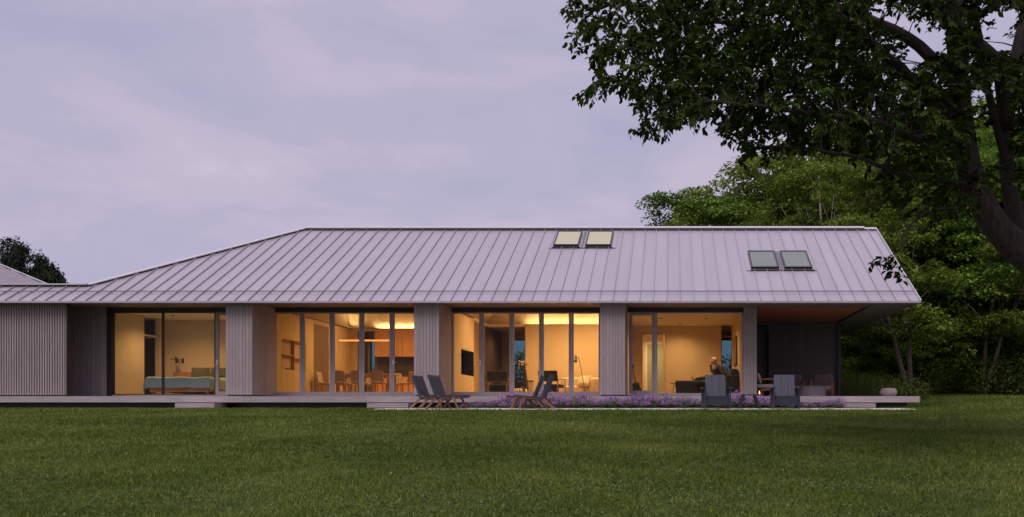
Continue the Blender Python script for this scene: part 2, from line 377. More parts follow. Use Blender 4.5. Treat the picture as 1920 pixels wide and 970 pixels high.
# ------------------------------------------------------------------ grass blades (one mass)
def grass():
    parts = []
    for d0, d1, dens, w, h in ((5.2,8.5,4200,.0075,.032),(8.5,12,3200,.009,.036),(12,17,1900,.012,.042),(17,24.4,1200,.016,.042)):
        xa, xb = X(-90, d1)-1.2, X(2010, d1)+1.2
        n = int((xb-xa)*(d1-d0)*dens)
        x = rng.uniform(xa, xb, n); y = rng.uniform(d0, d1, n)
        k = (x > (-1350*y/FPX-1.2)) & (x < (750*y/FPX+1.2))
        parts.append((x[k], y[k], w, h))
    # strip against the house and the right-hand lawn up to the trees
    n = 26000; x = rng.uniform(-22.5, GX0+.6, n); y = rng.uniform(24.4, 27.0, n); parts.append((x, y, .017, .05))
    n = 8000; x = rng.uniform(GX0-.5, FB0, n); y = rng.uniform(25.9, 27.0, n); parts.append((x, y, .017, .05))
    n = 7000; x = rng.uniform(FB1, GX1+1, n); y = rng.uniform(26.0, 27.2, n); parts.append((x, y, .017, .06))
    n = 95000; x = rng.uniform(GX1-.3, 21, n); y = rng.uniform(24.4, 42, n); k = (x > 7.6) | (y < 26.8); parts.append((x[k], y[k], .02, .055))
    x = np.concatenate([p[0] for p in parts]); y = np.concatenate([p[1] for p in parts])
    w = np.concatenate([np.full(len(p[0]), p[2]) for p in parts]); h = np.concatenate([np.full(len(p[0]), p[3]) for p in parts])
    n = len(x)
    # clumpy lengths
    cl = .5+.5*np.sin(x*3.1+1.7*np.sin(y*2.3))*np.sin(y*2.7+1.3*np.sin(x*1.9))
    c2 = .5+.5*np.sin(x*11.3+2.1*np.sin(y*7.9))*np.sin(y*10.1+1.9*np.sin(x*8.3)); keep = rng.uniform(0,1,n) < .35+.75*c2
    h = h*rng.uniform(.4, 1.25, n)*(.6+.4*cl+.45*c2); w = w*rng.uniform(.6, 1.3, n)
    z = np.vectorize(ground)(x, y)
    a = rng.uniform(0, 6.283, n); lean = rng.uniform(.2, 1.3, n)*h; la = rng.uniform(0, 6.283, n)
    co = np.empty((n, 3, 3))
    co[:,0,0] = x-np.cos(a)*w/2; co[:,0,1] = y-np.sin(a)*w/2; co[:,0,2] = z-.004
    co[:,1,0] = x+np.cos(a)*w/2; co[:,1,1] = y+np.sin(a)*w/2; co[:,1,2] = z-.004
    co[:,2,0] = x+np.cos(la)*lean; co[:,2,1] = y+np.sin(la)*lean; co[:,2,2] = z+h
    co = co[keep]; n = len(co)
    o = addmesh('lawn_grass', fastmesh('lawn_grass', co, [(0,1,2)], M['grass'], rng.uniform(0,1,n)**1.6))
    o['kind'] = 'stuff'; tag(o, 'short mown dark green lawn grass rising to the house', 'grass')
grass()

# clover and broad-leaved weeds in the turf (one mass)
def clover(n=70000):
    y = 5.5+rng.uniform(0,1,n)**1.0*17; x = rng.uniform(-1350,750,n)*y/FPX
    k = (np.sin(x*1.3+np.sin(y*.9)*2)*np.sin(y*1.7+np.sin(x*.8)*2) > rng.uniform(-.5,1,n)); x, y = x[k], y[k]; n = len(x)
    z = np.vectorize(ground)(x, y)+rng.uniform(.012,.04,n); s = rng.uniform(.008,.018,n); a = rng.uniform(0,6.283,n); t = rng.normal(0,.35,(n,2))
    base = np.array([(-1,0),(0,-.75),(1,0),(0,.75)])
    co = np.empty((n,4,3))
    co[:,:,0] = x[:,None]+s[:,None]*(base[:,0]*np.cos(a)[:,None]-base[:,1]*np.sin(a)[:,None])
    co[:,:,1] = y[:,None]+s[:,None]*(base[:,0]*np.sin(a)[:,None]+base[:,1]*np.cos(a)[:,None])
    co[:,:,2] = z[:,None]+(co[:,:,0]-x[:,None])*t[:,:1]+(co[:,:,1]-y[:,None])*t[:,1:]
    o = addmesh('clover', fastmesh('clover', co, [(0,1,2,3)], M['catleaf'], rng.uniform(0,1,n)))
    o['kind'] = 'stuff'; tag(o, 'patches of small clover leaves among the lawn grass', 'clover')
clover()
# ------------------------------------------------------------------ the house
FD, RD, BD = 27.0, 32.94, 38.88           # eave, ridge and rear eave distances
PITCH, ZE = .5673, zr(3.347)
DP, DD = 27.3, 28.9                       # cladding piers, door plane
XR, XRIDGE, XHIP, DHIP = 7.475, -13.41, -18.25, 28.03
FL = zr(.56)                              # interior floor
def roofz(d): return ZE+PITCH*(d-FD) if d <= RD else ZE+PITCH*(BD-d)
def dtop(x):
    if x >= XRIDGE: return RD
    if x <= XHIP: return DHIP
    return DHIP+(x-XHIP)/(XRIDGE-XHIP)*(RD-DHIP)
house = thing('long_house', 'long low house with pale standing seam roof, grey timber piers and glowing glass doors', 'house', (-5, 32, zr(.35)), world=True)

def slab(pts, t=.05):
    mb = MB(); n = len(pts)
    mb.add(list(pts)+[(x, y, z-t) for x, y, z in pts], [tuple(range(n)), tuple(range(2*n-1, n-1, -1))]+[(i, (i+1) % n + 0, n+(i+1) % n, n+i)[::-1] for i in range(n)])
    return mb
XL = -27.0
rf = slab([(XL,FD,roofz(FD)-.012),(XR-.02,FD,roofz(FD)-.012),(XR-.02,RD,roofz(RD)-.012),(XRIDGE,RD,roofz(RD)-.012),(XHIP,DHIP,roofz(DHIP)-.012),(XL,DHIP,roofz(DHIP)-.012)])
for q in (slab([(XR-.02,BD,ZE-.012),(XHIP,BD,ZE-.012),(XHIP,37.85,roofz(DHIP)-.012),(XRIDGE,RD,roofz(RD)-.012),(XR-.02,RD,roofz(RD)-.012)]),
          slab([(XHIP,37.85,roofz(DHIP)-.012),(XHIP,DHIP,roofz(DHIP)-.012),(XRIDGE,RD,roofz(RD)-.012)]),
          slab([(XL,DHIP,roofz(DHIP)-.012),(XHIP,DHIP,roofz(DHIP)-.012),(XHIP,37.85,roofz(DHIP)-.012),(XL,37.85,roofz(DHIP)-.012)])):
    rf.add(q.v, q.f)
rf.add([(XR-.06,FD+.1,zr(3.31)),(XR-.06,BD-.1,zr(3.31)),(XR-.06,RD,roofz(RD)-.08)], [(0,1,2)])
roof = rf.build('roof', M['trim'], house)

# standing seam panels, each its own piece
SEAM = .4066; RIB_H = .048; RIB_W = .018
def panel_mesh(x0, x1, d0, dl, dr):
    mb = MB()
    mb.add([(x0,d0,roofz(d0)),(x1,d0,roofz(d0)),(x1,dr,roofz(dr)),(x0,dl,roofz(dl))], [(0,1,2,3)])
    w = RIB_W
    vs = []
    for d in (d0, dl):
        for a_, b_ in ((-w/2,-.003),(w/2,-.003),(w/2,RIB_H),(-w/2,RIB_H)): vs.append((x0+a_, d, roofz(d)+b_))
    mb.add(vs, [(3,2,1,0),(4,5,6,7),(0,1,5,4),(1,2,6,5),(2,3,7,6),(3,0,4,7)])
    return mb
xi = -.157; i0 = int((XL-xi)/SEAM); i1 = int((XR-xi)/SEAM)
full = None
for i in range(i0, i1+1):
    x0 = xi+i*SEAM; x1 = min(x0+SEAM, XR-.01)
    if x1-x0 < .05: continue
    if x0 >= XRIDGE and x1 == x0+SEAM:
        if full is None: full = panel_mesh(0, SEAM, FD-.01, RD, RD).mesh('roof_panel', M['roof'])
        o = addmesh('roof_panel', full, roof); o.location = Vector((x0,0,0))-rootloc(house)
    else:
        panel_mesh(x0, x1, FD-.01, dtop(x0), dtop(x1)).build('roof_panel', M['roof'], roof)
# rear slope panels are never seen singly: one sheet
# ridge cap, hip cap, link cap: raised strips that leave a dark vent gap
def cap(p, q, w=.30, lift=.05, t=.02):
    mb = MB(); p, q = Vector(p), Vector(q); d = (q-p).normalized(); s_ = d.cross(Vector((0,0,1))).normalized()
    if s_.y > 0: s_ = -s_
    up = Vector((0,0,1)); drop = w*.5*PITCH*.9
    vs = []
    for c in (p, q):
        c = c+up*lift
        vs += [c-s_*w/2-up*drop*.6, c, c+s_*w/2-up*drop, c+s_*w/2-up*(drop+t), c-up*t*1.5, c-s_*w/2-up*(drop*.6+t)]
    mb.add(vs, [(i, (i+1) % 6, 6+(i+1) % 6, 6+i) for i in range(6)]+[(5,4,3,2,1,0),(6,7,8,9,10,11)])
    return mb
cap((XRIDGE,RD,roofz(RD)+.06),(XR-.42,RD,roofz(RD)+.06), .34).build('ridge_cap', M['cap'], roof)
cap((XR-.45,RD,roofz(RD)+.035),(XR+.01,RD,roofz(RD)+.035), .34, .035).build('ridge_cap_end', M['cap'], roof)
cap((XHIP,DHIP,roofz(DHIP)+.05),(XRIDGE,RD,roofz(RD)+.06), .22).build('hip_cap', M['cap'], roof)
MB().box(XL,XHIP,DHIP-.10,DHIP+.3,roofz(DHIP)+.035,roofz(DHIP)+.075).build('link_cap', M['cap'], roof)
# dark strips in the vent gaps; their colour stands in for the caps' shadow line
MB().box(XRIDGE,XR-.5,RD-.16,RD+.1,roofz(RD)-.09,roofz(RD)+.03).build('ridge_vent', M['dark'], roof)
MB().bar((XHIP,DHIP+.05,roofz(DHIP)-.0),(XRIDGE,RD,roofz(RD)-.01), .13, .07).build('hip_vent', M['dark'], roof)
MB().box(XL,XHIP,DHIP-.05,DHIP+.2,roofz(DHIP)-.03,roofz(DHIP)+.036).build('link_vent', M['dark'], roof)
# drip edge, rake trim
MB().box(XL,XR,FD-.035,FD+.012,zr(3.285),zr(3.342)).build('eave_fascia', M['trim'], roof)
mb = MB(); mb.bar((XR+.012,FD-.03,roofz(FD)-.02),(XR+.012,RD,roofz(RD)+.02),.03,.10); mb.bar((XR+.012,RD,roofz(RD)+.02),(XR+.012,BD,ZE-.02),.03,.10)
mb.build('rake_trim', M['cap'], roof)
# snow guard rail
M['trimd'] = mat('rail_metal', (.16,.145,.15), .45, .05, (1,1,1))
sd_ = 27.52
rail = MB(); rail.box(XL,XR-.05,sd_-.012,sd_+.012,roofz(sd_)+.055,roofz(sd_)+.082)
rail = rail.build('snow_rail', M['trimd'], roof)
clampm = MB().box(-.016,.016,-.02,.02,.03,.075).mesh('rail_clamp', M['trim'])
for i in range(i0, i1+1):
    x0 = xi+i*SEAM
    if XL < x0 < XR-.06:
        o = addmesh('rail_clamp', clampm, roof); o.location = Vector((x0,sd_,roofz(sd_)-.01))-rootloc(house)

# skylights
def skylight(pl, pr, yt, yb, lit):
    k = 1682*(ZE-EYE-FD*PITCH)
    db, dt = k/((CY-yb)-1682*PITCH), k/((CY-yt)-1682*PITCH); dm = (db+dt)/2
    x0, x1 = X(pl, dm), X(pr, dm); L_ = (dt-db)*math.sqrt(1+PITCH**2); w = x1-x0
    m = Matrix.Translation((x0, db, roofz(db))) @ Matrix.Rotation(math.atan(PITCH), 4, 'X')
    mb = MB(); t_ = .05
    for a_ in ((0,w,0,t_*1.2,0,.10),(0,w,L_-t_,L_,0,.10),(0,t_,t_*1.2,L_-t_,0,.098),(w-t_,w,t_*1.2,L_-t_,0,.098)): mb.box(*a_)
    o = mb.xf(m).build('skylight', M['dark'], house)
    MB().box(t_-.012,w-t_+.012,t_*1.2-.012,L_-t_+.012,.085,.092).xf(m).build('pane', M['skyglass'], o)
    MB().box(t_,w-t_,t_*1.2,L_-t_,.05,.07).xf(m).build('blind', M['blind_lit'] if lit else M['blind'], o)  # added panel behind the glass, carries the imitated glow and reflection
    MB().box(-.16,w+.16,-.12,L_+.12,.012,.02).xf(m).build('flashing', M['roof'], o)
    MB().box(-.03,w+.06,-.13,-.10,.02,.05).xf(m).build('sill_flashing', M['dark'], o)
M['skyglass'] = glass_mat('skylight_glass', (.88,.9,.87), .03)
M['blind_lit'] = emit('lit_skylight_blind', (1.0,.80,.52), .62)  # glowing panel stands in for the lit room below
M['blind'] = mat('unlit_skylight_blind', (.20,.225,.185), .6, .1, (1,1,1))  # grey-green colour imitates the sky reflected in the glass
skylight(1042,1089,437.5,464,True); skylight(1100.5,1148.5,437.5,464,True)
skylight(1405,1456,475,506,False); skylight(1466,1517,475,506,False)

# soffits
mb = MB(); mb.add([(XL,FD+.005,zr(3.295)),(6.2,FD+.005,zr(3.295)),(6.2,DD,zr(3.365)),(XL,DD,zr(3.365)),(XL,FD+.005,zr(3.33)),(6.2,FD+.005,zr(3.33)),(6.2,DD,zr(3.40)),(XL,DD,zr(3.40))],
   [(3,2,1,0),(4,5,6,7),(0,1,5,4),(1,2,6,5),(2,3,7,6),(3,0,4,7)]); mb.build('front_soffit', M['soffit'], house)
MB().box(6.2,XR-.03,FD+.005,BD,zr(3.30),zr(3.33)).build('end_soffit', M['soffit2'], house)
porch_ceiling = MB().box(2.72,6.19,DD+.002,33.75,zr(3.385),zr(3.42)).build('porch_ceiling', M['ceilwood'], house)
n = 38
for i in range(n):
    y0 = DD+.004+i*(33.7-DD)/n
    piece('ceiling_board', M['ceilwood'], 2.73, 6.18, y0, y0+(33.7-DD)/n-.008, zr(3.368), zr(3.386), porch_ceiling)

# cladding
def clad(name, x0, x1, y0, y1, z0, z1, front=True, right=True, left=True, m='clad', bw=.098, core='groove'):
    c = MB().box(x0+.021, x1-.021, y0+.021, y1, z0+.002, z1).build(name, M[core], house)
    def run(a, b):
        k = max(1, round((b-a)/bw)); w = (b-a)/k; return [(a+i*w+.004, a+(i+1)*w-.004) for i in range(k)]
    if front:
        for a, b in run(x0, x1): piece('board', M[m], a, b, y0, y0+.02, z0, z1, c)
    if right:
        for a, b in run(y0+.022, y1): piece('board', M[m], x1-.02, x1, a, b, z0, z1, c)
    if left:
        for a, b in run(y0+.022, y1): piece('board', M[m], x0, x0+.02, a, b, z0, z1, c)
    return c
for p0, p1 in ((423,473),(776,823),(1125,1172)):
    clad('timber_pier', X(p0,DP), X(p1,DP), DP, DD+.1, zr(.53), zr(3.335))
    MB().box(X(p0,DP)+.04, X(p1,DP)-.04, DP+.04, DD, zr(.46), zr(.533)).build('pier_base', M['dark'], house)  # recessed base, its dark colour stands in for the shadow gap
clad('timber_pier', X(1394,28.7), X(1419,28.7), 28.7, 33.6, zr(.50), zr(3.37), left=False)
# wall left of the bedroom glass, and the slatted screen in front of it
clad('boarded_wall', -24.0, X(207,DD), DD-.06, DD+.12, zr(.50), zr(3.36), right=False, left=False, bw=.145)
scr = MB().box(-24, X(124,DP), DP+.05, DP+.09, zr(.52), zr(3.30)).build('slatted_screen', M['groove'], house)
x = X(125,DP)-.046
while x > -23.9:
    piece('slat', M['slat'], x, x+.048, DP+.012, DP+.05, zr(.52), zr(3.31), scr); x -= .0775
MB().box(X(124,DP)-.002, X(124,DP)+.03, DP, DP+.16, zr(.50), zr(3.31)).build('screen_edge', M['dark'], house)
# porch back wall
clad('porch_back_wall', X(1441,33.6), 6.2, 33.6, 33.8, zr(.48), zr(3.40), left=False, right=False, m='cladd', bw=.14)
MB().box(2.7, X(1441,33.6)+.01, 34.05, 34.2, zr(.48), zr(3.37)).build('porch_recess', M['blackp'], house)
MB().box(2.7, X(1441,33.6)+.0, 33.62, 34.05, zr(3.25), zr(3.37)).build('porch_recess_head', M['cladd'], house)
MB().box(6.19, 6.31, 33.5, 33.9, zr(.48), zr(3.38)).build('corner_post', M['blackm'], house)
MB().box(6.2, 6.3, 33.9, 37.9, zr(.3), zr(3.3)).build('end_wall', M['cladd'], house)

# door head, sill
MB().box(X(207,DD), X(1394,DD), DD-.03, DD+.14, zr(3.215), zr(3.37)).build('door_head', M['framed'], house)
MB().box(X(207,DD), X(1394,DD), DD-.05, DD+.14, zr(.485), zr(.551)).build('door_sill', M['frame'], house)
MB().box(X(203,DD), X(212,DD), DD-.08, DD+.12, zr(.50), zr(3.37)).build('window_jamb', M['dark'], house)

def leaf(pl, pr, st=4.4, top=3.213, bot=.552, handle=None, hmat='alu', name='folding_door', bt=.10, tp=.04, m='frame'):
    x0, x1 = X(pl,DD)+.004, X(pr,DD)-.004; s_ = st/58.2; y0, y1 = DD-.01, DD+.05
    z0, z1 = zr(bot), zr(top)
    mb = MB()
    mb.box(x0,x0+s_,y0,y1,z0,z1); mb.box(x1-s_,x1,y0,y1,z0,z1); mb.box(x0+s_,x1-s_,y0+.002,y1-.002,z0,z0+bt); mb.box(x0+s_,x1-s_,y0+.002,y1-.002,z1-tp,z1)
    o = mb.build(name, M[m], house)
    MB().box(x0+s_-.006,x1-s_+.006,y0+.024,y0+.034,z0+bt-.006,z1-tp+.006).build('pane', M['glass'], o)
    if handle:
        hx = x0+s_/2 if handle == 'l' else x1-s_/2; dx = .13 if handle == 'l' else -.13
        hb = MB(); hb.box(hx-.02,hx+.02,y0-.012,y0,zr(1.52),zr(1.68)); hb.tube([(hx,y0-.012,zr(1.60)),(hx,y0-.055,zr(1.60)),(hx+dx,y0-.055,zr(1.60))],.012,6)
        hb.build('handle', M['alu'], o)
    return o
for a, b, h in ((510.5,566.5,0),(566.5,622.5,0),(622.5,678,0),(678,735,0),(735,791,'l')): leaf(a, b, handle=h)
for a, b, h in ((846,903,'r'),(903,959.5,0),(959.5,1015,0),(1015,1071,0),(1071,1127,0)): leaf(a, b, handle=h)
leaf(404,446, st=6, handle='l', name='bedroom_door', bt=.12, tp=.09)
leaf(1179,1229, st=6.5, handle=None, name='den_door', bt=.14, tp=.09)
leaf(211,305.2, st=1.6, name='fixed_window', bt=.03, tp=.02, m='dark'); leaf(305.2,404, st=1.8, name='fixed_window', bt=.03, tp=.02, m='dark')
leaf(1229,1395, st=3.2, name='fixed_window', bt=.06, tp=.02)

# ------------------------------------------------------------------ interior shell
def wall(x0, x1, y0, y1, z0=.5, z1=3.42, m='plaster', name='wall'): return MB().box(x0,x1,y0,y1,zr(z0),zr(z1)).build(name, M[m], house)
MB().box(XL, 2.3, DD-.03, 37.9, zr(.36), zr(.556)).build('floor_slab', M['floor'], house)
MB().box(2.3, 6.3, 33.7, 37.9, zr(.36), zr(.55)).build('floor_slab', M['floor'], house)
# outer rear wall with its openings (px seen from the room)
RW = 37.8
ops = [(-12.72,-12.36),(-6.75,-5.95),(1.95,2.6)]
xa = -24.0
for o0, o1 in ops+[(6.3,6.3)]:
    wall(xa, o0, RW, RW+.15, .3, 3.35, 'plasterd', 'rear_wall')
    if o1 > o0:
        wall(o0, o1, RW+.001, RW+.149, 3.08, 3.35, 'plasterd', 'rear_wall_head')
        f = MB(); f.box(o0,o0+.05,RW+.03,RW+.1,zr(.5),zr(3.08)); f.box(o1-.05,o1,RW+.03,RW+.1,zr(.5),zr(3.08)); f.box(o0+.05,o1-.05,RW+.03,RW+.1,zr(3.02),zr(3.08)); f.box(o0+.05,o1-.05,RW+.03,RW+.1,zr(.5),zr(.58))
        f = f.build('rear_window', M['dark'], house); MB().box(o0+.045,o1-.045,RW+.06,RW+.07,zr(.575),zr(3.025)).build('pane', M['glasst'], f)
    xa = o1
# bedroom
BX = -18.0
wall(BX-.15, BX, DD+.1, 30.6, m='plaster'); wall(BX-.15, BX, 31.5, 31.95, m='plaster')
wall(BX-1.4, BX-1.25, DD+.1, 33, m='oakd'); wall(BX-1.3, BX, 32.2, 32.35, m='oakd'); wall(BX-1.3, BX-.15, DD+.12, DD+.25, m='oakd')
MB().box(BX-1.2, BX-.1, 30.7, 32.1, zr(2.62), zr(2.68)).build('closet_shelf', M['white'], house)
tw = MB().box(BX-1.24, BX-1.2, 30.55, 31.9, zr(2.78), zr(3.18)).build('transom_window', M['dark'], house)
MB().box(BX-1.2, BX-1.19, 30.6, 31.85, zr(2.83), zr(3.13)).build('pane', M['tealpane'] if 'tealpane' in M else M['slate'], tw)
wall(BX-.15, -13.6, 31.95, 32.1, m='plaster')
wall(BX+.28, -13.6, 31.92, 31.948, .5, 3.14, m='plasterb' if 'plasterb' in M else 'plaster', name='wall_panel')
MB().box(BX+.28, -13.6, 31.85, 31.92, zr(.55), zr(1.42)).build('headboard_panel', M['cherry'], house)
MB().box(BX-1.4, -13.6, DD+.14, 32.1, zr(3.27), zr(3.40)).build('bedroom_ceiling', M['white'], house)
# partition bedroom / dining
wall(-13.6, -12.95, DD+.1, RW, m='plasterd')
# dining west wall: oak panels with niche, dark door
DX = -12.82
def oakpanel(y0, y1, z0, z1, m='oak', t=.13, name='wall_panel'): return MB().box(DX-t, DX, y0+.004, y1-.004, zr(z0)+.003, zr(z1)-.003).build(name, M[m], house)
oakpanel(DD+.1, 29.45, .56, 3.34); oakpanel(29.45, 31.4, 2.42, 3.34); oakpanel(29.45, 30.4, .56, 1.42); oakpanel(30.4, 31.4, .56, 1.42)
oakpanel(31.4, 32.1, .56, 3.34); oakpanel(32.1, 33.5, .56, 3.17, 'oakd', .09, 'flush_door'); oakpanel(32.1, 33.5, 3.17, 3.34)
for a, b in ((33.5,34.4),(34.4,35.3),(35.3,36.2)): oakpanel(a, b, .56, 3.34)
ni = MB(); ni.box(DX-.50,DX-.48,29.42,31.43,zr(1.40),zr(2.45)); ni.box(DX-.48,DX-.01,29.43,29.455,zr(1.40),zr(2.44)); ni.box(DX-.48,DX-.01,31.395,31.42,zr(1.40),zr(2.44)); ni.box(DX-.48,DX-.005,29.456,31.394,zr(1.40),zr(1.425)); ni.box(DX-.48,DX-.01,29.456,31.394,zr(2.415),zr(2.44)); ni.box(DX-.48,DX-.02,29.456,30.5,zr(1.90),zr(1.925)); ni.box(DX-.48,DX-.02,30.5,30.525,zr(1.425),zr(2.414)); ni.box(DX-.48,DX-.02,30.526,31.394,zr(1.83),zr(1.855))
ni.build('wall_niche', M['cherry'], house)
# kitchen back wall: cabinets, splashback, corridor with window to its left
KX0, KD = -11.9, 36.2
wall(KX0, -7.3, KD, KD+.12, .5, 3.36, 'oakd')
wall(KX0-.1, KX0, KD, RW, .5, 3.36, 'oakd'); wall(DX-.13, DX-.0, 36.2, RW, .5, 3.36, 'oakd')
MB().box(DX-.0, DX+.16, 36.05, 36.2, zr(.56), zr(3.34)).build('corner_post', M['oak'], house)
w = .56; x = KX0+.02
while x < -7.4:
    piece('wall_cabinet', M['cherry'], x, min(x+w-.008, -7.32), KD-.38, KD-.002, zr(2.215), zr(3.32), house)
    piece('base_cabinet', M['cherry'], x, min(x+w-.008, -7.32), KD-.6, KD-.002, zr(.60), zr(1.43), house); x += w
MB().box(KX0+.02, -7.32, KD-.03, KD-.003, zr(1.47), zr(2.21)).build('splashback', M['splash'], house)
MB().box(KX0, -7.32, KD-.63, KD-.004, zr(1.43), zr(1.47)).build('worktop', M['splash'], house)
# fireplace block between dining and living
FX = -7.04
mb = MB(); mb.box(FX-.7,FX,29.0,29.95,zr(.5),zr(3.34)); mb.box(FX-.7,FX,31.9-.02,31.9,zr(.5),zr(3.34)); mb.box(FX-.7,FX,29.95,31.88,zr(2.12),zr(3.34)); mb.box(FX-.7,FX,29.95,31.88,zr(.5),zr(1.26))
mb.box(FX-.7,FX-.5,29.95,31.88,zr(1.26),zr(2.12)); mb.build('fireplace_wall', M['plaster'], house)
fb = MB(); fb.box(FX-.5,FX-.48,29.96,31.87,zr(1.27),zr(2.11)); fb.box(FX-.48,FX-.004,29.952,29.97,zr(1.265),zr(2.115)); fb.box(FX-.48,FX-.004,31.86,31.878,zr(1.265),zr(2.115)); fb.box(FX-.48,FX-.004,29.97,31.86,zr(1.262),zr(1.28)); fb.box(FX-.48,FX-.004,29.97,31.86,zr(2.10),zr(2.118))
fb.build('firebox', M['blackm'], house)
wall(FX-.45, FX-.25, 31.9, 34.6, .5, 3.36, 'oak'); wall(FX-.25, FX-.13, 34.0, RW, .5, 3.36, 'oakd')
# living back wall and hall behind
LB = 34.4
wall(-5.62, -1.6, LB, LB+.2, .5, 3.335); wall(-5.64, -5.621, LB+.0, RW, .5, 3.36, 'oakd')
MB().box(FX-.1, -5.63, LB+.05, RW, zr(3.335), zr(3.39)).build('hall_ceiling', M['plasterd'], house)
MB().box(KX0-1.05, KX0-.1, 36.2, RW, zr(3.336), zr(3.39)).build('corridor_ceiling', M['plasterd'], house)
# partition living / den
wall(-1.75, -1.55, DD+.1, RW)
# den
DB = 34.3
def bw(x0, x1, z0, z1): MB().box(x0,x1,DB,DB+.12,zr(z0),zr(z1)).build('wall', M['plaster'], house)
da0, da1, db0, db1 = X(1203,DB), X(1247,DB), X(1352,DB), X(1379,DB)
bw(-1.55, da0, .5, 3.42); bw(da1, db0, .5, 3.42); bw(da0, da1, 2.98, 3.42); bw(db1, 2.72, .5, 3.42); bw(db0, db1, 3.30, 3.42)
f = MB(); f.box(da0,da0+.04,DB-.03,DB+.13,zr(.55),zr(3.02)); f.box(da1-.04,da1,DB-.03,DB+.13,zr(.55),zr(3.02)); f.box(da0+.04,da1-.04,DB-.028,DB+.13,zr(2.96),zr(3.02)); f.build('door_frame', M['oak'], house)
od = MB().box(da1-.06,da1-.02,DB-.75,DB-.03,zr(.57),zr(2.95)).build('open_door', M['plaster'], house)
for z in (.9,1.75,2.6): MB().box(da1-.075,da1-.055,DB-.06,DB-.02,zr(z),zr(z)+.1).build('hinge', M['blackm'], od)
wall(-.02, .1, DB+.12, RW, .5, 3.4, 'plaster'); 
f = MB(); f.box(-1.1,-1.0,36.4,36.46,zr(.55),zr(2.85)); f.box(-.3,-.2,36.4,36.46,zr(.55),zr(2.85)); f.box(-1.0,-.3,36.4,36.46,zr(2.75),zr(2.85)); f.build('hall_door_frame', M['white'], house)
MB().box(-1.0,-.3,36.42,36.45,zr(.56),zr(2.75)).build('hall_door', M['palewall'], house)
wall(-1.55,-1.1,36.4,36.5,.5,3.4); wall(-.2,-.02,36.4,36.5,.5,3.4); wall(-1.1,-.2,36.4,36.5,2.85,3.4)
f = MB(); f.box(db0,db0+.03,DB+.02,DB+.1,zr(.55),zr(3.3)); f.box(db1-.03,db1,DB+.02,DB+.1,zr(.55),zr(3.3)); f.box(db0+.03,db1-.03,DB+.02,DB+.1,zr(2.86),zr(2.93)); f.build('den_window_frame', M['oakd'], house)
wall(1.5, 1.6, DB+.12, RW, .5, 3.4, 'oakd'); wall(2.62, 2.7, DB+.12, RW, .5, 3.4, 'oakd')
MB().box(-1.6, 2.72, DD+.14, RW, zr(3.30), zr(3.42)).build('den_ceiling', M['white'], house)
wall(2.28, 2.69, 28.95, DB, .5, 3.36)
MB().box(-18.0+.001, -13.6, 31.96, RW, zr(3.3), zr(3.4)).build('hall_ceiling', M['plasterd'], house)

# tray ceilings with hidden cove strips (dining, living)
def tray(x0, x1, y0, y1, ins, ll, zb=3.345, zt=4.15):
    (l, r, f_, b_) = ins; G = .34
    mb = MB()
    lo = [(x0-G,y0,zr(zb)),(x1,y0,zr(zb)),(x1,y1+G,zr(zb)),(x0-G,y1+G,zr(zb))]
    hi = [(x0-G+l,y0+f_,zr(zt)),(x1-r,y0+f_,zr(zt)),(x1-r,y1+G-b_,zr(zt)),(x0-G+l,y1+G-b_,zr(zt))]
    mb.add(lo+hi, [(0,1,5,4),(1,2,6,5),(2,3,7,6),(3,0,4,7),(4,5,6,7)])
    # ledges that carry the strips
    mb.box(x0-G, x0-.02, y0, y1+G, zr(zb)-.06, zr(zb)+.001); mb.box(x0-.02, x1, y1+.02, y1+G, zr(zb)-.06, zr(zb)+.001)
    mb.build('tray_ceiling', M['white'], house)
    lip = MB(); lip.box(x0-.04,x0-.018,y0,y1+.02,zr(zb),zr(zb)+.035); lip.box(x0-.018,x1,y1+.018,y1+.04,zr(zb),zr(zb)+.035); lip.build('cove_lip', M['white'], house)
    if ll: c = MB(); c.box(x0-.13,x0-.10,y1-ll,y1+.05,zr(zb)+.003,zr(zb)+.02); c.build('cove_light', M['cove'], house)
    c = MB(); c.box(x0-.05,x1-.05,y1+.10,y1+.13,zr(zb)+.003,zr(zb)+.02); c.build('cove_light', M['cove'], house)
tray(DX, -7.55, DD+.14, KD, (.25,.3,.6,1.0), .9)
tray(FX, -1.75, DD+.14, LB, (1.0,.3,.6,.2), 0)
# ceiling track lines (dark slot and light bar)
def track(x, y0, y1, z=3.31):
    o = MB().box(x, x+.035, y0, y1, zr(z), zr(z)+.03).build('ceiling_track', M['blackm'], house)
    return o
track(DX+.02, DD+.2, 35.9); track(FX+.02, DD+.2, 31.6)

# downlights: ring + lamp
def down(x, y, z, power, col=(1,.70,.38), spot=150):
    r_ = MB(); r_.lathe([(.05,0),(.05,.02),(.035,.02),(.035,.004)], 10, (x,y,zr(z)-.02)); r_ = r_.build('downlight', M['blackm'], house)
    l = bpy.data.lights.new('lamp', 'SPOT'); l.energy = power; l.color = col; l.spot_size = R(spot); l.spot_blend = .9; l.shadow_soft_size = .04
    o = bpy.data.objects.new('lamp', l); COL.objects.link(o); o.parent = r_; o.location = Vector((x,y,zr(z)-.03))-rootloc(house)
WARM = (1.0,.60,.245)
for x, y in ((-16.8,30.2),(-14.6,30.6)): down(x, y, 3.26, 150, WARM)
for x, y in ((-11.0,31.6),(-11.3,33.9),(-9.2,31.6),(-9.2,33.9)): down(x, y, 4.12, 270, WARM)
for x, y in ((-5.6,30.9),(-4.4,32.6),(-2.9,31.0),(-2.9,32.9)): down(x, y, 4.12, 290, WARM)
for x, y in ((-.4,31.4),(1.2,31.4),(.3,33.3)): down(x, y, 3.29, 125, WARM)
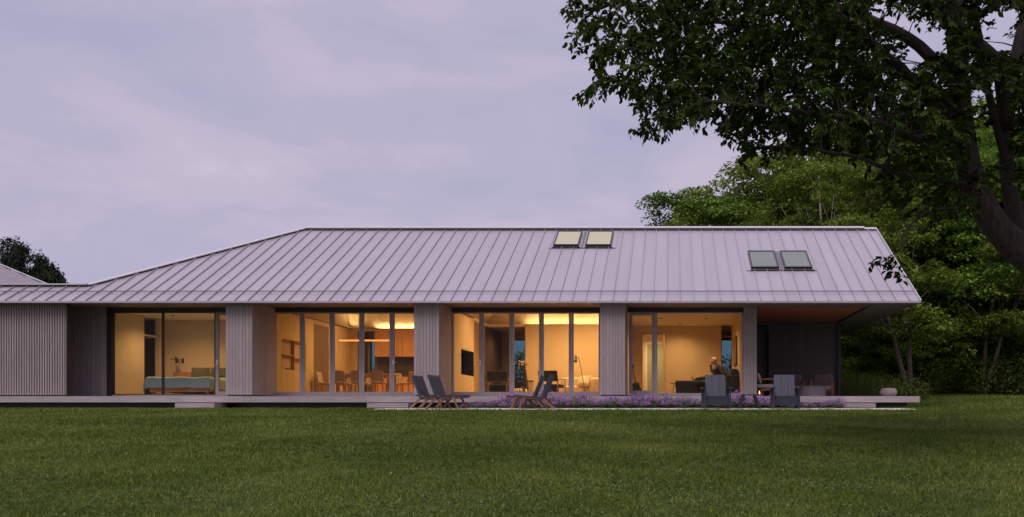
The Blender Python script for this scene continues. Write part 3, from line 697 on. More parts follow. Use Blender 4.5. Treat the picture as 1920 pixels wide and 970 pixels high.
down(-.7, 35.3, 3.29, 170, (1,.72,.36)); down(2.1, 35.6, 3.29, 22, WARM); down(-6.35, 35.6, 3.33, 60, WARM); down(-12.3, 37.0, 3.33, 20, WARM)  # the lamp in the living-room hall is added to warm its dark wood

# ------------------------------------------------------------------ deck
deck = thing('timber_deck', 'weathered grey timber deck running along the front of the house', 'deck', (0, 28, zr(.05)), world=True)
D0 = FD-.04; xs = -24.0
edges = [-24,-20.3,-16.6,-12.9,-9.2,-5.5,-1.8,1.9,5.2,7.43]
for a, b in zip(edges, edges[1:]): piece('fascia_board', M['deck'], a+.002, b-.002, D0, D0+.035, zr(.293), zr(.479), deck)
y = D0+.04
while y+.138 < DD-.06:
    piece('deck_board', M['deck'], -24, 7.43, y, y+.138, zr(.445), zr(.478), deck); y += .143
ys_ = y
while y < 34.6:
    piece('deck_board', M['deck'], 2.74, 7.43, y, y+.138, zr(.445), zr(.478), deck); y += .143
piece('fascia_board', M['deck'], 7.432, 7.467, D0+.036, 34.8, zr(.293), zr(.479), deck)
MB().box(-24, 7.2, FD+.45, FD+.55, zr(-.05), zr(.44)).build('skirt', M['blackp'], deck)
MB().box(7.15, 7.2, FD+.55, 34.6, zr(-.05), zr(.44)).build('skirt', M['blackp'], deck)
for a, b in ((328,402),(688,765),(1556,1642)):
    ds = 26.55
    s_ = MB(); s_.box(X(a,ds), X(b,ds), ds, ds+.72, zr(.02), zr(.268)); s_.build('step', M['deck'], deck)

# ------------------------------------------------------------------ second wing behind the link
wing = thing('rear_wing', 'far wing with pale hipped seam roof beyond the low link', 'house', (-33, 40, zr(.1)), world=True)
WX, WY0, WY1, WT = -25.04, 33.0, 47.96, 7.48
wz = lambda t: zr(3.32)+.567*t
A, B = (WX,WY0,wz(0)), (WX,WY1,wz(0)); P = (WX-WT,(WY0+WY1)/2,wz(WT)); P2 = (-44,P[1],P[2])
wr = slab([A,B,P]); 
for q in (slab([(-52,WY0,wz(0)),A,P,P2]), slab([B,(-52,WY1,wz(0)),P2,P])): wr.add(q.v, q.f)
wr = wr.build('roof', M['roof'], wing)
y = WY0+.4
while y < WY1-.2:
    t = min(y-WY0, WY1-y); MB().bar((WX,y,wz(0)+.02),(WX-t,y,wz(t)+.02),.016,.06).build('roof_seam', M['roof'], wr); y += .4066
cap(B, P, .3, .07).build('hip_cap', M['cap'], wr)
MB().box(-51,WX-.6,WY0+.8,WY1-.8,zr(-.1),zr(3.4)).build('wall', M['cladd'], wing)
# ------------------------------------------------------------------ bedroom
def rotz(a, c=(0,0,0)): return Matrix.Translation(c) @ Matrix.Rotation(a, 4, 'Z')
bx0, bx1, by0, by1 = -17.3, -15.2, 29.5, 31.8
bed = thing('bed', 'wide bed under a grey teal blanket in the bedroom', 'bed', ((bx0+bx1)/2,(by0+by1)/2,FL), world=True)
MB().box(bx0+.08,bx1-.08,by0+.06,by1,FL+.10,FL+.26).build('bed_frame', M['cherry'], bed)
MB().cushion(bx0+.04,bx1-.04,by0+.03,by1-.02,FL+.26,FL+.56,.06).build('mattress', M['linen'], bed)
for x in (bx0+.15,bx1-.15):
    for y in (by0+.15,by1-.15): MB().box(x-.03,x+.03,y-.03,y+.03,FL,FL+.10).build('leg', M['cherry'], bed)
def blanket():
    mb = MB(); nx, ny = 34, 20; vs = []
    r_ = random.Random(3)
    for j in range(ny+1):
        for i in range(nx+1):
            u, v = i/nx, j/ny
            # arc-length parameters: hang .42 on the two sides and at the foot
            s_ = -.42+u*(bx1-bx0+.84); t_ = -.36+v*(1.75+.36)
            x, y, z = bx0+s_, by0+t_, FL+.60+.012*math.sin(s_*7+t_*5)
            if s_ < 0: x = bx0-.05-.02*math.sin(t_*9); z += s_
            elif s_ > bx1-bx0: x = bx1+.05+.02*math.sin(t_*8); z -= s_-(bx1-bx0)
            if t_ < 0: y = by0-.05+.03*math.sin(s_*9+1); z += t_
            z = max(z, FL+.13+.02*math.sin(s_*6))
            vs.append((x, y, z))
    mb.add(vs, [(j*(nx+1)+i, j*(nx+1)+i+1, (j+1)*(nx+1)+i+1, (j+1)*(nx+1)+i) for j in range(ny) for i in range(nx)])
    mb.smooth = True; return mb
blanket().build('blanket', M['teal'], bed)
def pillow(w, h, t, m, loc, rz, tilt, label, group=None, name='pillow'):
    n = 10; vs = []
    for sgn in (1, -1):
        for j in range(n+1):
            for i in range(n+1):
                u, v = i/n*2-1, j/n*2-1
                k = (max(0, (1-u**4)*(1-v**4)))**.5
                e_ = 1-.06*(1-abs(v))*(abs(u) > .95)-.0
                vs.append((u*w/2*(1-.07*(1-v*v)), sgn*t/2*k, h/2+v*h/2*(1-.07*(1-u*u))))
    mb = MB(); o_ = (n+1)**2
    fs = [(j*(n+1)+i, j*(n+1)+i+1, (j+1)*(n+1)+i+1, (j+1)*(n+1)+i) for j in range(n) for i in range(n)]
    mb.add(vs, fs+[tuple(o_+k for k in f[::-1]) for f in fs]); mb.smooth = True
    mb.xf(Matrix.Rotation(tilt, 4, 'X'))
    o = mb.build(name, M[m]); o.location = loc; o.rotation_euler = (0,0,rz)
    return tag(o, label, 'pillow', group)
pz = FL+.60
pillow(.62,.44,.18,'olive',(-16.5,31.35,pz),R(14),R(-22),'olive pillow leaning at the wall lamp end of the bed')
pillow(.70,.44,.18,'olive',(-15.9,31.4,pz),R(-6),R(-22),'wide olive pillow leaning in the middle of the bed')
pillow(.66,.42,.18,'charfab',(-15.35,31.45,pz),R(4),R(-20),'dark pillow beside the bedroom door end of the bed')
wl = thing('wall_lamp', 'small black swing arm lamp on the bedroom wall', 'lamp', (X(334,31.9),31.9,Zp(675,31.8)), world=True)
lx, lz = X(334,31.8), Zp(675,31.7)
MB().box(lx+.08,lx+.14,31.88,31.925,lz-.10,lz+.06).build('wall_plate', M['blackm'], wl)
MB().tube([(lx+.11,31.89,lz),(lx+.05,31.7,lz+.01),(lx-.2,31.65,lz+.02)],.012,6).build('arm', M['blackm'], wl)
MB().tube([(lx+.02,31.6,lz+.10),(lx+.06,31.6,lz-.02),(lx+.09,31.6,lz-.10)],[.025,.05,.075],10).build('shade', M['blackm'], wl)
nt_ = thing('bedside_table', 'small lit timber table by the bedroom door', 'table', (-14.75,31.2,FL), world=True)
MB().box(-15.0,-14.5,30.95,31.45,FL+.44,FL+.48).build('top', M['oak'], nt_)
for x in (-14.96,-14.54):
    for y in (30.99,31.41): MB().box(x-.02,x+.02,y-.02,y+.02,FL,FL+.44).build('leg', M['oak'], nt_)

# ------------------------------------------------------------------ dining
TX0, TX1, TY0, TY1, TZ = -11.95, -9.85, 31.5, 32.5, FL+.80
tb = thing('dining_table', 'long oak dining table under the linear pendant', 'table', (-10.9,32,FL), world=True)
MB().box(TX0,TX1,TY0,TY1,TZ-.04,TZ).build('tabletop', M['oak'], tb)
for x in (TX0+.15,TX1-.15):
    for y in (TY0+.12,TY1-.12): MB().bar((x,y,FL),(x,y,TZ-.04),.05,.05,w2=.08,h2=.08).build('leg', M['chairwood'], tb)
MB().box(TX0+.15,TX1-.15,TY0+.15,TY0+.18,TZ-.12,TZ-.041).build('apron', M['chairwood'], tb)
MB().box(TX0+.15,TX1-.15,TY1-.18,TY1-.15,TZ-.12,TZ-.041).build('apron', M['chairwood'], tb)
pd = thing('linear_pendant', 'slim glowing orange linear pendant over the dining table', 'lamp', (-10.9,32,zr(2.5)), world=True)
MB().box(X(636,32),X(731,32),31.97,32.03,Zp(640.2,32),Zp(637.2,32)).build('light_bar', M['cove2'], pd)
for p in (655,712): MB().tube([(X(p,32),32,Zp(636,32)),(X(p,32),32,zr(4.16))],.003,4).build('cable', M['blackm'], pd)
def dining_chair():
    t = thing('dining_chair', '', 'chair')
    MB().cushion(-.23,.23,-.22,.22,.42,.48,.025).build('seat', M['chairfab'], t)
    for x, y in ((-.2,-.2),(.2,-.2)): MB().bar((x*1.05,y*1.05,0),(x,y,.43),.028,.028,w2=.036,h2=.036).build('leg', M['chairwood'], t)
    for x in (-.2,.2): MB().bar((x*1.05,.26,0),(x,.2,.46),.028,.03,w2=.036,h2=.036).build('leg', M['chairwood'], t)
    bk = MB(); n = 8; vs = []
    for k in range(n+1):
        a_ = (k/n-.5)*1.0
        for z, b_ in ((.50,.20),(.70,.235),(.88,.27)):
            for th in (0,.035): vs.append((.46*math.sin(a_), b_-.12*(1-math.cos(a_))*2+th, z+ (.0 if z < .8 else -.05*(abs(a_)/.5)**3)))
    fs = []
    for k in range(n):
        b0, b1 = k*6, (k+1)*6
        for z in range(2):
            fs += [(b0+z*2,b1+z*2,b1+z*2+2,b0+z*2+2),(b0+z*2+1,b0+z*2+3,b1+z*2+3,b1+z*2+1)]
        fs += [(b0+4,b1+4,b1+5,b0+5),(b0,b0+1,b1+1,b1)]
    fs += [(0,2,3,1),(2,4,5,3),(n*6,n*6+1,n*6+3,n*6+2),(n*6+2,n*6+3,n*6+5,n*6+4)]
    bk.add(vs, fs); bk.build('backrest', M['chairfab'], t)
    for x in (-.19,.19): MB().bar((x,.205,.44),(x*1.0,.225,.62),.03,.025).build('back_post', M['chairwood'], t)
    return t
dc = dining_chair(); first = True
G1 = 'dining chairs round the oak table'
for px, y, rz, lab in ((638.5,31.25,180,'woven dining chair with its back to the glass, on the niche side of the table'),
                       (674,31.25,180,'woven dining chair with its back to the glass, at the middle of the table'),
                       (711,31.25,180,'woven dining chair with its back to the glass, on the fireplace side of the table'),
                       (611,32.0,90,'woven dining chair at the table end by the oak niche wall'),
                       (760,31.8,-100,'woven dining chair at the table end by the fireplace block'),
                       (650,32.85,0,'woven dining chair on the kitchen side of the table, niche half'),
                       (694,32.85,0,'woven dining chair on the kitchen side of the table, middle'),
                       (738,32.85,0,'woven dining chair on the kitchen side of the table, fireplace half')):
    o = dc if first else copy_tree(dc); first = False
    place(o, (X(px,y), y, FL), R(rz), label=lab, group=G1)
# niche ornaments
o = MB(); o.smooth = True; o.lathe([(.03,0),(.055,.04),(.045,.10),(.018,.13),(.024,.16)],12); o = o.build('vase', M['blackm']); o.location = (DX-.2,30.0,zr(1.925)); tag(o,'small dark vase on the upper niche shelf','vase')
o = MB(); o.smooth = True; o.lathe([(.05,0),(.09,.06),(.08,.17),(.05,.22)],12); o = o.build('vase', M['olive']); o.location = (DX-.2,29.75,zr(1.425)); tag(o,'olive jug on the lower niche shelf','vase')
o = MB().box(-.1,.1,-.14,.14,0,.05); o = o.build('book', M['blackm']); o.location = (DX-.2,30.2,zr(1.425)); tag(o,'dark book lying on the lower niche shelf','book')

# ------------------------------------------------------------------ living room
def lounge_chair():
    t = thing('lounge_chair', '', 'chair')
    for x in (-.34,.34):
        MB().tube([(x,-.34,0),(x,-.30,.58)],.018,8).build('leg', M['chairwood'], t); MB().tube([(x*.95,.36,0),(x*.86,.30,.56)],.018,8).build('leg', M['chairwood'], t)
        MB().bar((x,-.36,.58),(x*.9,.36,.56),.05,.022).build('armrest', M['chairwood'], t)
        MB().tube([(x*.92,.30,.40),(x*.88,.44,.84)],.016,8).build('back_post', M['chairwood'], t)
    MB().tube([(-.34,.31,.50),(.34,.31,.50)],.014,8).build('back_rail', M['chairwood'], t)
    MB().cushion(-.31,.31,-.36,.30,.28,.40,.04).build('seat', M['charfab'], t)
    mb = MB(); mb.cushion(-.345,.345,-.04,.04,0,.36,.035); mb.xf(Matrix.Translation((0,.37,.50)) @ Matrix.Rotation(R(-16),4,'X')); mb.build('backrest', M['charfab'], t)
    MB().box(-.30,.30,.18,.24,.08,.40).build('back_sling', M['charfab'], t)
    return t
lc = lounge_chair(); place(lc, (X(935.5,31), 31, FL), R(180+3), label='dark lounge chair with its back to the glass, beside the fireplace', group='dark lounge chairs in the living room')
c2 = copy_tree(lc); place(c2, (X(1036,30.9), 30.9, FL), R(180-14), label='dark lounge chair with its back to the glass, beside the beige sofa', group='dark lounge chairs in the living room')
st = thing('side_table', 'thin legged black side table between the two lounge chairs', 'table', (X(984,31.2),31.2,FL), world=True)
x0, x1 = X(970,31.2), X(999,31.2); zt = Zp(714,31.2)
MB().box(x0,x1,31.0,31.45,zt-.03,zt).build('top', M['blackm'], st)
for x in np.linspace(x0+.03,x1-.03,6):
    for y in (31.03,31.42): MB().box(x-.008,x+.008,y-.008,y+.008,FL,zt-.03).build('leg', M['blackm'], st)
sl = thing('wooden_stool', 'small turned wooden stool under the side table', 'stool', (X(985,31.6),31.6,FL), world=True)
MB().lathe([(.16,0),(.16,.04)],14,(X(985,31.6),31.6,FL+.30)).build('seat', M['cherry'], sl)
for k in range(3):
    a_ = k*2.094; MB().tube([(X(985,31.6)+.14*math.cos(a_),31.6+.14*math.sin(a_),FL),(X(985,31.6)+.08*math.cos(a_),31.6+.08*math.sin(a_),FL+.31)],.02,7).build('leg', M['cherry'], sl)
pf = MB(); pf.smooth = True; pf.lathe([(.20,0),(.30,.05),(.32,.18),(.26,.28),(.05,.30)],18); pf = pf.build('pouf', M['beigefab']); pf.location = (X(974,32.4),32.4,FL); tag(pf,'round beige pouf by the tall rear window','pouf')
vs_ = thing('tall_vase', 'tall dark vase with pale pink blooms by the rear window', 'vase', (X(984,33.6),33.6,FL), world=True)
vb = MB(); vb.smooth = True; vb.lathe([(.08,0),(.10,.3),(.07,.75),(.035,1.0),(.045,1.05)],14,(X(985,33.6),33.6,FL)); vb.build('body', M['blackm'], vs_)
bl = MB(); rr_ = random.Random(5)
for k in range(26):
    a_, b_ = rr_.uniform(0,6.28), rr_.uniform(0,1); c = (X(980,33.6)+.22*b_*math.cos(a_),33.6+.2*b_*math.sin(a_),FL+1.28+rr_.uniform(-.08,.1)); bl.ell(c,(.035,.035,.03),4,6)
bl.build('blooms', M['pot'], vs_)
sm = MB()
for k in range(7): sm.tube([(X(985,33.6),33.6,FL+1.0),(X(980,33.6)+.15*math.cos(k),33.6+.15*math.sin(k),FL+1.27)],.006,4)
sm.build('stems', M['olive'], vs_)
fl = thing('floor_lamp', 'black floor lamp with tilted shade beside the striped cushion', 'lamp', (X(1097,32.4),32.4,FL), world=True)
lx = X(1098,32.4)
MB().lathe([(.13,0),(.13,.02),(.02,.03)],16,(lx,32.4,FL)).build('base', M['blackm'], fl)
MB().tube([(lx,32.4,FL+.02),(X(1089,32.4),32.4,Zp(690,32.4)),(X(1085,32.4),32.4,Zp(671,32.4)),(X(1081,32.4),32.38,Zp(669.5,32.4))],.011,7).build('stem', M['blackm'], fl)
MB().tube([(X(1080,32.4),32.36,Zp(667,32.4)),(X(1079,32.4),32.33,Zp(673,32.4)),(X(1077.5,32.4),32.3,Zp(678,32.4))],[.03,.055,.11],12).build('shade', M['blackm'], fl)
sf = thing('beige_sofa', 'long beige sofa with a rounded arm against the living room wall', 'sofa', (-4,33.6,FL), world=True)
s0, s1 = X(1050,33.4), X(1126,33.4)
MB().cushion(s0,s1-.1,32.9,33.9,FL+.08,FL+.40,.06).build('seat', M['beigefab'], sf)
MB().cushion(s0,s1-.1,33.75,34.15,FL+.20,FL+.76,.09).build('backrest', M['beigefab'], sf)
ar = MB(); ar.smooth = True; ar.cushion(s1-.42,s1-.02,32.75,34.1,FL+.06,FL+.74,.15,5); ar.build('arm', M['beigefab'], sf)
for x in (s0+.1,s1-.2):
    for y in (33.0,34.0): MB().box(x-.025,x+.025,y-.025,y+.025,FL,FL+.09).build('leg', M['chairwood'], sf)
pillow(.52,.44,.16,'stripefab',(X(1092,32.75),32.80,FL+.40),R(-30),R(-28),'striped cushion tipped over on the beige sofa')

# ------------------------------------------------------------------ den
gt = thing('guitar', 'dark guitar standing upright in the den corner', 'guitar', (X(1193,31.5),31.5,FL), world=True)
gx = X(1196,31.5); gb = MB()
prof = [(0,.0),(.16,.04),(.19,.14),(.16,.24),(.12,.30),(.135,.38),(.11,.46),(0,.5)]
pts = [(x_,z) for x_, z in prof]+[(-x_,z) for x_, z in reversed(prof[1:-1])]; m_ = len(pts)
gb.add([(x_,-.05,z) for x_, z in pts]+[(x_,.05,z) for x_, z in pts], [tuple(range(m_)), tuple(range(2*m_-1,m_-1,-1))]+[(i,m_+i,m_+(i+1) % m_,(i+1) % m_) for i in range(m_)])
gm = Matrix.Translation((gx,31.5,FL)) @ Matrix.Rotation(R(-10),4,'Y') @ Matrix.Rotation(R(-8),4,'X')
gb.xf(gm).build('body', M['blackm'], gt)
MB().box(-.025,.025,-.075,-.05,.42,1.0).xf(gm).build('neck', M['oakd'], gt); MB().box(-.04,.04,-.07,-.045,1.0,1.14).xf(gm).build('headstock', M['blackm'], gt)
ch = thing('daybed', 'long dark charcoal daybed in the den', 'sofa', (X(1300,31.6),31.7,FL), world=True)
c0, c1 = X(1266,31.4), X(1362,31.4)
MB().cushion(c0,c1,31.2,32.1,FL+.30,FL+.54,.05).build('mattress', M['charfab'], ch)
MB().box(c0+.03,c1,31.22,32.08,FL+.08,FL+.30).build('frame', M['charfab'], ch)
for x in (c0+.1,c1-.1):
    for y in (31.3,32.0): MB().box(x-.03,x+.03,y-.03,y+.03,FL,FL+.09).build('leg', M['blackm'], ch)
MB().box(X(1257,31.4),c0+.02,31.3,31.9,FL+.44,FL+.46).build('side_shelf', M['oakd'], ch)
MB().tube([(X(1264,31.4),31.35,FL+.44),(X(1261,31.4),31.35,FL)],.012,6).build('shelf_leg', M['oakd'], ch)
so = thing('charcoal_sofa', 'dark charcoal sofa against the picture wall of the den', 'sofa', (1.9,31.5,FL), world=True)
e0, e1 = X(1360,30.9), X(1396,30.9)
MB().cushion(e0,2.25,30.4,32.6,FL+.08,FL+.46,.06).build('seat', M['charfab'], so)
MB().cushion(2.0,2.26,30.4,32.6,FL+.40,FL+.92,.09).build('backrest', M['charfab'], so)
MB().cushion(e0,2.26,30.2,30.45,FL+.05,FL+.70,.07).build('arm', M['charfab'], so)
pillow(.5,.42,.16,'oakd',(1.86,31.0,FL+.66),R(80),R(-25),'brown cushion leaning on the charcoal sofa back')
pc_ = thing('framed_picture', 'dark framed picture hanging on the side wall of the den', 'picture', (2.26,31.7,zr(2.2)), world=True)
MB().box(2.235,2.275,31.2,32.6,zr(1.66),zr(2.66)).build('frame', M['blackm'], pc_); MB().box(2.228,2.236,31.26,32.54,zr(1.72),zr(2.60)).build('canvas', M['oakd'], pc_)

# person on the daybed: one remeshed body, clothes and hair as children
def person():
    px = X(1341,31.6); t = thing('person', 'person with light hair and dark top resting head on hand on the daybed', 'person', (px,31.6,FL+.54), world=True)
    b0 = FL+.54; y = 31.6
    hip = Vector((px+.16,y,b0+.10)); chest = Vector((px+.10,y,b0+.42)); neck = Vector((px+.03,y,b0+.56)); head = Vector((px-.05,y,b0+.70))
    def bodyparts(g=0.0, clothes=False):
        mb = MB()
        mb.tube([hip+Vector((0,0,-.08)), hip, (hip+chest)/2, chest, chest+Vector((-.03,0,.08))],[.12+g,.145+g,.13+g,.15+g,.09+g],14,.9)
        mb.tube([chest+Vector((0,-.17,.04)),chest+Vector((0,0,.08)),chest+Vector((0,.17,.04))],[.055+g,.075+g,.055+g],10)
        for s_, el, wr in ((-1, Vector((px-.12,y-.17,b0+.30)), Vector((px-.17,y-.08,b0+.58))), (1, Vector((px-.05,y+.22,b0+.22)), Vector((px-.26,y+.14,b0+.08)))):
            sh = chest+Vector((0,.18*s_,.04))
            mb.tube([sh,(sh+el)/2,el],[.052+g,.048+g,.04+g],10); mb.tube([el,(el+wr)/2,wr],[.042+g,.038+g,.026+g],10)
            if not clothes:
                d = (wr-el).normalized(); palm = wr+d*.05; mb.tube([wr,palm,palm+d*.045],[.024,.036,.034],8,.55)
                for k in range(4):
                    f0 = palm+d*.04+Vector((0,(k-1.5)*.019,0)); f1 = f0+d*.035+Vector((.008,0,0)); f2 = f1+d*.02+Vector((.02,0,-.004)); mb.tube([f0,f1,f2],[.0095,.009,.007],6)
                t0 = wr+d*.02+Vector((0,.03*-s_,0)); mb.tube([t0,t0+d*.03+Vector((.01,-.02*s_,0)),t0+d*.055+Vector((.02,-.022*s_,0))],[.011,.010,.008],6)
        for s_ in (-1,1):
            kn = Vector((px-.32,y+.10*s_,b0+.10)); an = Vector((px-.72,y+.12*s_,b0+.06))
            h = hip+Vector((-.02,.085*s_,-.02)); mb.tube([h,(h+kn)/2,kn],[.085+g,.075+g,.058+g],10); mb.tube([kn,(kn+an)/2,an],[.056+g,.055+g,.036+g],10)
            if not clothes: mb.tube([an+Vector((.02,0,0)),an+Vector((-.06,0,.0)),an+Vector((-.10,0,.12))],[.035,.042,.025],8)
        if not clothes:
            mb.tube([chest+Vector((-.02,0,.08)),neck,head+Vector((.02,0,-.06))],[.06,.055,.055],10)
            mb.ell(head,(.098,.076,.118),12,16); mb.ell(head+Vector((-.05,0,-.055)),(.055,.055,.06))
            mb.tube([head+Vector((-.09,0,.0)),head+Vector((-.118,0,-.03)),head+Vector((-.10,0,-.045))],[.012,.016,.012],6)
            for s_ in (-1,1): mb.ell(head+Vector((.01,.077*s_,-.01)),(.022,.01,.032),6,8); mb.ell(head+Vector((-.088,.03*s_,.012)),(.012,.016,.009),5,8)
            mb.ell(head+Vector((-.095,0,-.068)),(.012,.024,.008),5,8)
        return mb
    def solid(mb, name, m, vox, parent):
        o = mb.build(name, M[m], parent)
        md = o.modifiers.new('remesh','REMESH'); md.mode = 'VOXEL'; md.voxel_size = vox; md.use_smooth_shade = True
        s2 = o.modifiers.new('smooth','SMOOTH'); s2.iterations = 3; s2.factor = .5
        return o
    body = solid(bodyparts(), 'body', 'skin', .009, t)
    cl = bodyparts(.013, True); solid(cl, 'clothing', 'charfab', .014, t)
    hr = MB(); hr.ell(head+Vector((.025,0,.025)),(.105,.088,.115),12,16); hr.ell(head+Vector((.06,0,-.05)),(.06,.075,.085)); hr.ell(head+Vector((-.03,0,.075)),(.07,.07,.05))
    solid(hr, 'hair', 'hair', .012, t)
person()

# ------------------------------------------------------------------ porch furniture
PD = zr(.479)
def armchair():
    t = thing('porch_armchair', '', 'chair')
    for x in (-.36,.36):
        MB().bar((x,-.36,0),(x,-.34,.60),.05,.05).build('leg', M['teako'], t); MB().bar((x,.36,0),(x,.34,.62),.05,.05).build('leg', M['teako'], t)
        MB().bar((x,-.42,.61),(x,.42,.60),.075,.03).build('armrest', M['teako'], t); MB().bar((x,-.34,.27),(x,.34,.24),.03,.06).build('side_rail', M['teako'], t)
    MB().box(-.345,.345,-.36,-.33,.24,.31).build('front_rail', M['teako'], t); MB().box(-.345,.345,.33,.36,.42,.48).build('back_rail', M['teako'], t)
    MB().cushion(-.33,.33,-.38,.30,.31,.44,.045).build('seat_cushion', M['linen'], t)
    mb = MB(); mb.cushion(-.33,.33,-.065,.065,0,.46,.05); mb.xf(Matrix.Translation((0,.30,.42)) @ Matrix.Rotation(R(-14),4,'X')); mb.build('back_cushion', M['greyfab'], t)
    return t
ac = armchair(); GP = 'teak armchairs on the covered porch'
place(ac, (X(1432,29.7),29.7,PD), R(84), label='teak armchair with pale pillow beside the porch pier', group=GP)
for px, y, rz, lab in ((1487,31.9,-2,'teak armchair behind the drum table against the boarded porch wall'),(1542,31.5,-14,'teak armchair with wide grey back cushion beside the black corner post')):
    place(copy_tree(ac), (X(px,y),y,PD), R(rz), label=lab, group=GP)
pillow(.46,.40,.15,'linen',(X(1426,29.7),29.75,PD+.44),R(84),R(-14),'pale pillow on the teak armchair next to the pier')
ft = thing('drum_table', 'round grey concrete drum table on the porch', 'table', (X(1524,29.6),29.6,PD), world=True)
dm = MB(); dm.lathe([(.40,0),(.42,.02),(.42,.345),(.415,.355)],32,(X(1524,29.6),29.6,PD)); dm.build('drum', M['concrete'], ft)
MB().lathe([(.435,.356),(.435,.385)],32,(X(1524,29.6),29.6,PD)).build('top', M['greyfab'], ft)
ln = thing('lantern', 'small glowing candle lantern on the porch floor beside the pier', 'lantern', (X(1421.5,29.3),29.3,PD), world=True)
lx = X(1424,29.3)
MB().box(lx-.06,lx+.06,29.24,29.36,PD,PD+.02).build('base', M['blackm'], ln); MB().box(lx-.06,lx+.06,29.24,29.36,PD+.26,PD+.28).build('top', M['blackm'], ln)
for a_ in (-.055,.055):
    for b_ in (-.055,.055): MB().box(lx+a_-.005,lx+a_+.005,29.3+b_-.005,29.3+b_+.005,PD+.02,PD+.26).build('post', M['blackm'], ln)
cd = MB(); cd.lathe([(.028,0),(.028,.09)],10,(lx,29.3,PD+.02)); cd.build('candle', M['linen'], ln)
cf = MB(); cf.smooth = True; cf.lathe([(.004,0),(.016,.03),(.010,.07),(.001,.10)],8,(lx,29.3,PD+.112)); cf.build('flame', M['flame'], ln)

# ------------------------------------------------------------------ garden chairs
def adirondack():
    t = thing('adirondack_chair', '', 'chair')
    tilt = Matrix.Translation((0,.10,.30)) @ Matrix.Rotation(R(-24),4,'X')
    for k in (-1,0,1):
        w = .178; x0 = k*.187
        mb = MB(); h = .72
        mb.add([(x0-w/2,0,0),(x0+w/2,0,0),(x0+w/2*1.04+k*.004,0,h),(x0-w/2*1.04+k*.004,0,h),(x0-w/2,.024,0),(x0+w/2,.024,0),(x0+w/2*1.04+k*.004,.024,h),(x0-w/2*1.04+k*.004,.024,h)],
               [(0,1,2,3),(7,6,5,4),(1,0,4,5),(2,1,5,6),(3,2,6,7),(0,3,7,4)])
        mb.xf(tilt).build('back_slat', M['slate'], t)
    for z in (.12,.50): MB().box(-.28,.28,.025,.05,z,z+.06).xf(tilt).build('back_batten', M['slate'], t)
    for k in range(4):
        y0 = -.36+k*.125; MB().bar((-.30,y0+.06,.345-k*.02),(.30,y0+.06,.345-k*.02),.115,.022).build('seat_slat', M['slate'], t)
    MB().box(-.315,.315,-.40,-.376,.115,.335).build('apron', M['slate'], t)
    for s_ in (-1,1):
        lg = MB(); x = s_*.345
        lg.add([(x-.014,-.46,0),(x-.014,-.38,0),(x-.014,-.34,.56),(x-.014,-.47,.56),(x+.014,-.46,0),(x+.014,-.38,0),(x+.014,-.34,.56),(x+.014,-.47,.56)],[(0,1,2,3),(7,6,5,4),(1,0,4,5),(2,1,5,6),(3,2,6,7),(0,3,7,4)])
        lg.build('front_leg', M['slate'], t)
        MB().bar((s_*.325,-.40,.30),(s_*.325,.42,.03),.024,.10).build('side_rail', M['slate'], t)
        MB().bar((s_*.345,.30,0),(s_*.345,.36,.58),.028,.09).build('rear_leg', M['slate'], t)
        MB().bar((s_*.36,-.50,.575),(s_*.36,.44,.575),.115,.026).build('armrest', M['slate'], t)
    return t
ad = adirondack(); GA = 'slate blue flat backed garden chairs'
y = 24.75; place(ad, (X(1343,y),y,ground(X(1343,y),y)+.012), R(2), label='slate blue flat backed garden chair in front of the den window', group=GA)
place(copy_tree(ad), (X(1472.5,y),y,ground(X(1472.5,y),y)+.012), R(-2), label='slate blue flat backed garden chair in front of the covered porch', group=GA)
gs = thing('garden_stool', 'small black splay legged stool between the slate blue chairs', 'stool')
MB().cushion(-.19,.19,-.18,.18,.375,.405,.014,2).build('top', M['blackm'], gs)
for a_ in (-1,1):
    for b_ in (-1,1): MB().bar((a_*.275,b_*.24,0),(a_*.155,b_*.13,.378),.05,.035,w2=.055).build('leg', M['blackm'], gs)
y = 24.7; place(gs, (X(1404,y),y,ground(X(1404,y),y)+.012), R(3))

def folding_lounger():
    # faces +X
    t = thing('folding_lounger', '', 'chair')
    for s_ in (-1,1):
        y = s_*.29
        MB().bar((-.20,y,.93),(.06,y,.26),.028,.05,up=(1,0,0)).build('back_rail', M['cord'], t)
        MB().bar((.08,y*.93,.36),(-.30,y*.93,.0),.032,.065,w2=.03,h2=.045,up=(1,0,0)).build('rear_leg', M['teak'], t)
        MB().bar((-.02,y*.85,.27),(.76,y*.85,.335),.026,.045).build('seat_rail', M['teak'], t)
        MB().bar((.50,y*.98,.32),(.66,y*.98,.0),.03,.06,w2=.028,h2=.04,up=(1,0,0)).build('front_leg', M['teak'], t)
        MB().bar((.22,y*.78,.30),(.02,y*.78,.06),.026,.05,up=(1,0,0)).build('strut', M['teak'], t)
    for (x, z) in ((-.185,.90),(.04,.32)): MB().bar((x,-.29,z),(x,.29,z),.03,.03).build('cross_bar', M['teak'], t)
    for x, z in ((.02,.275),(.74,.334)): MB().bar((x,-.26,z),(x,.26,z),.03,.03).build('cross_bar', M['teak'], t)
    mb = MB(); mb.box(-.30,.30,-.03,.03,0,.66); mb.xf(Matrix.Translation((.025,0,.30)) @ Matrix.Rotation(R(90),4,'Z') @ Matrix.Rotation(R(-21),4,'X')); 
    mb.build('woven_back', M['cord'], t)
    mb = MB(); mb.bar((.01,0,.295),(.77,0,.357),.53,.045); mb.build('woven_seat', M['cord'], t)
    return t
fo = folding_lounger(); GF = 'folding loungers with charcoal cord seats'
y = 24.75
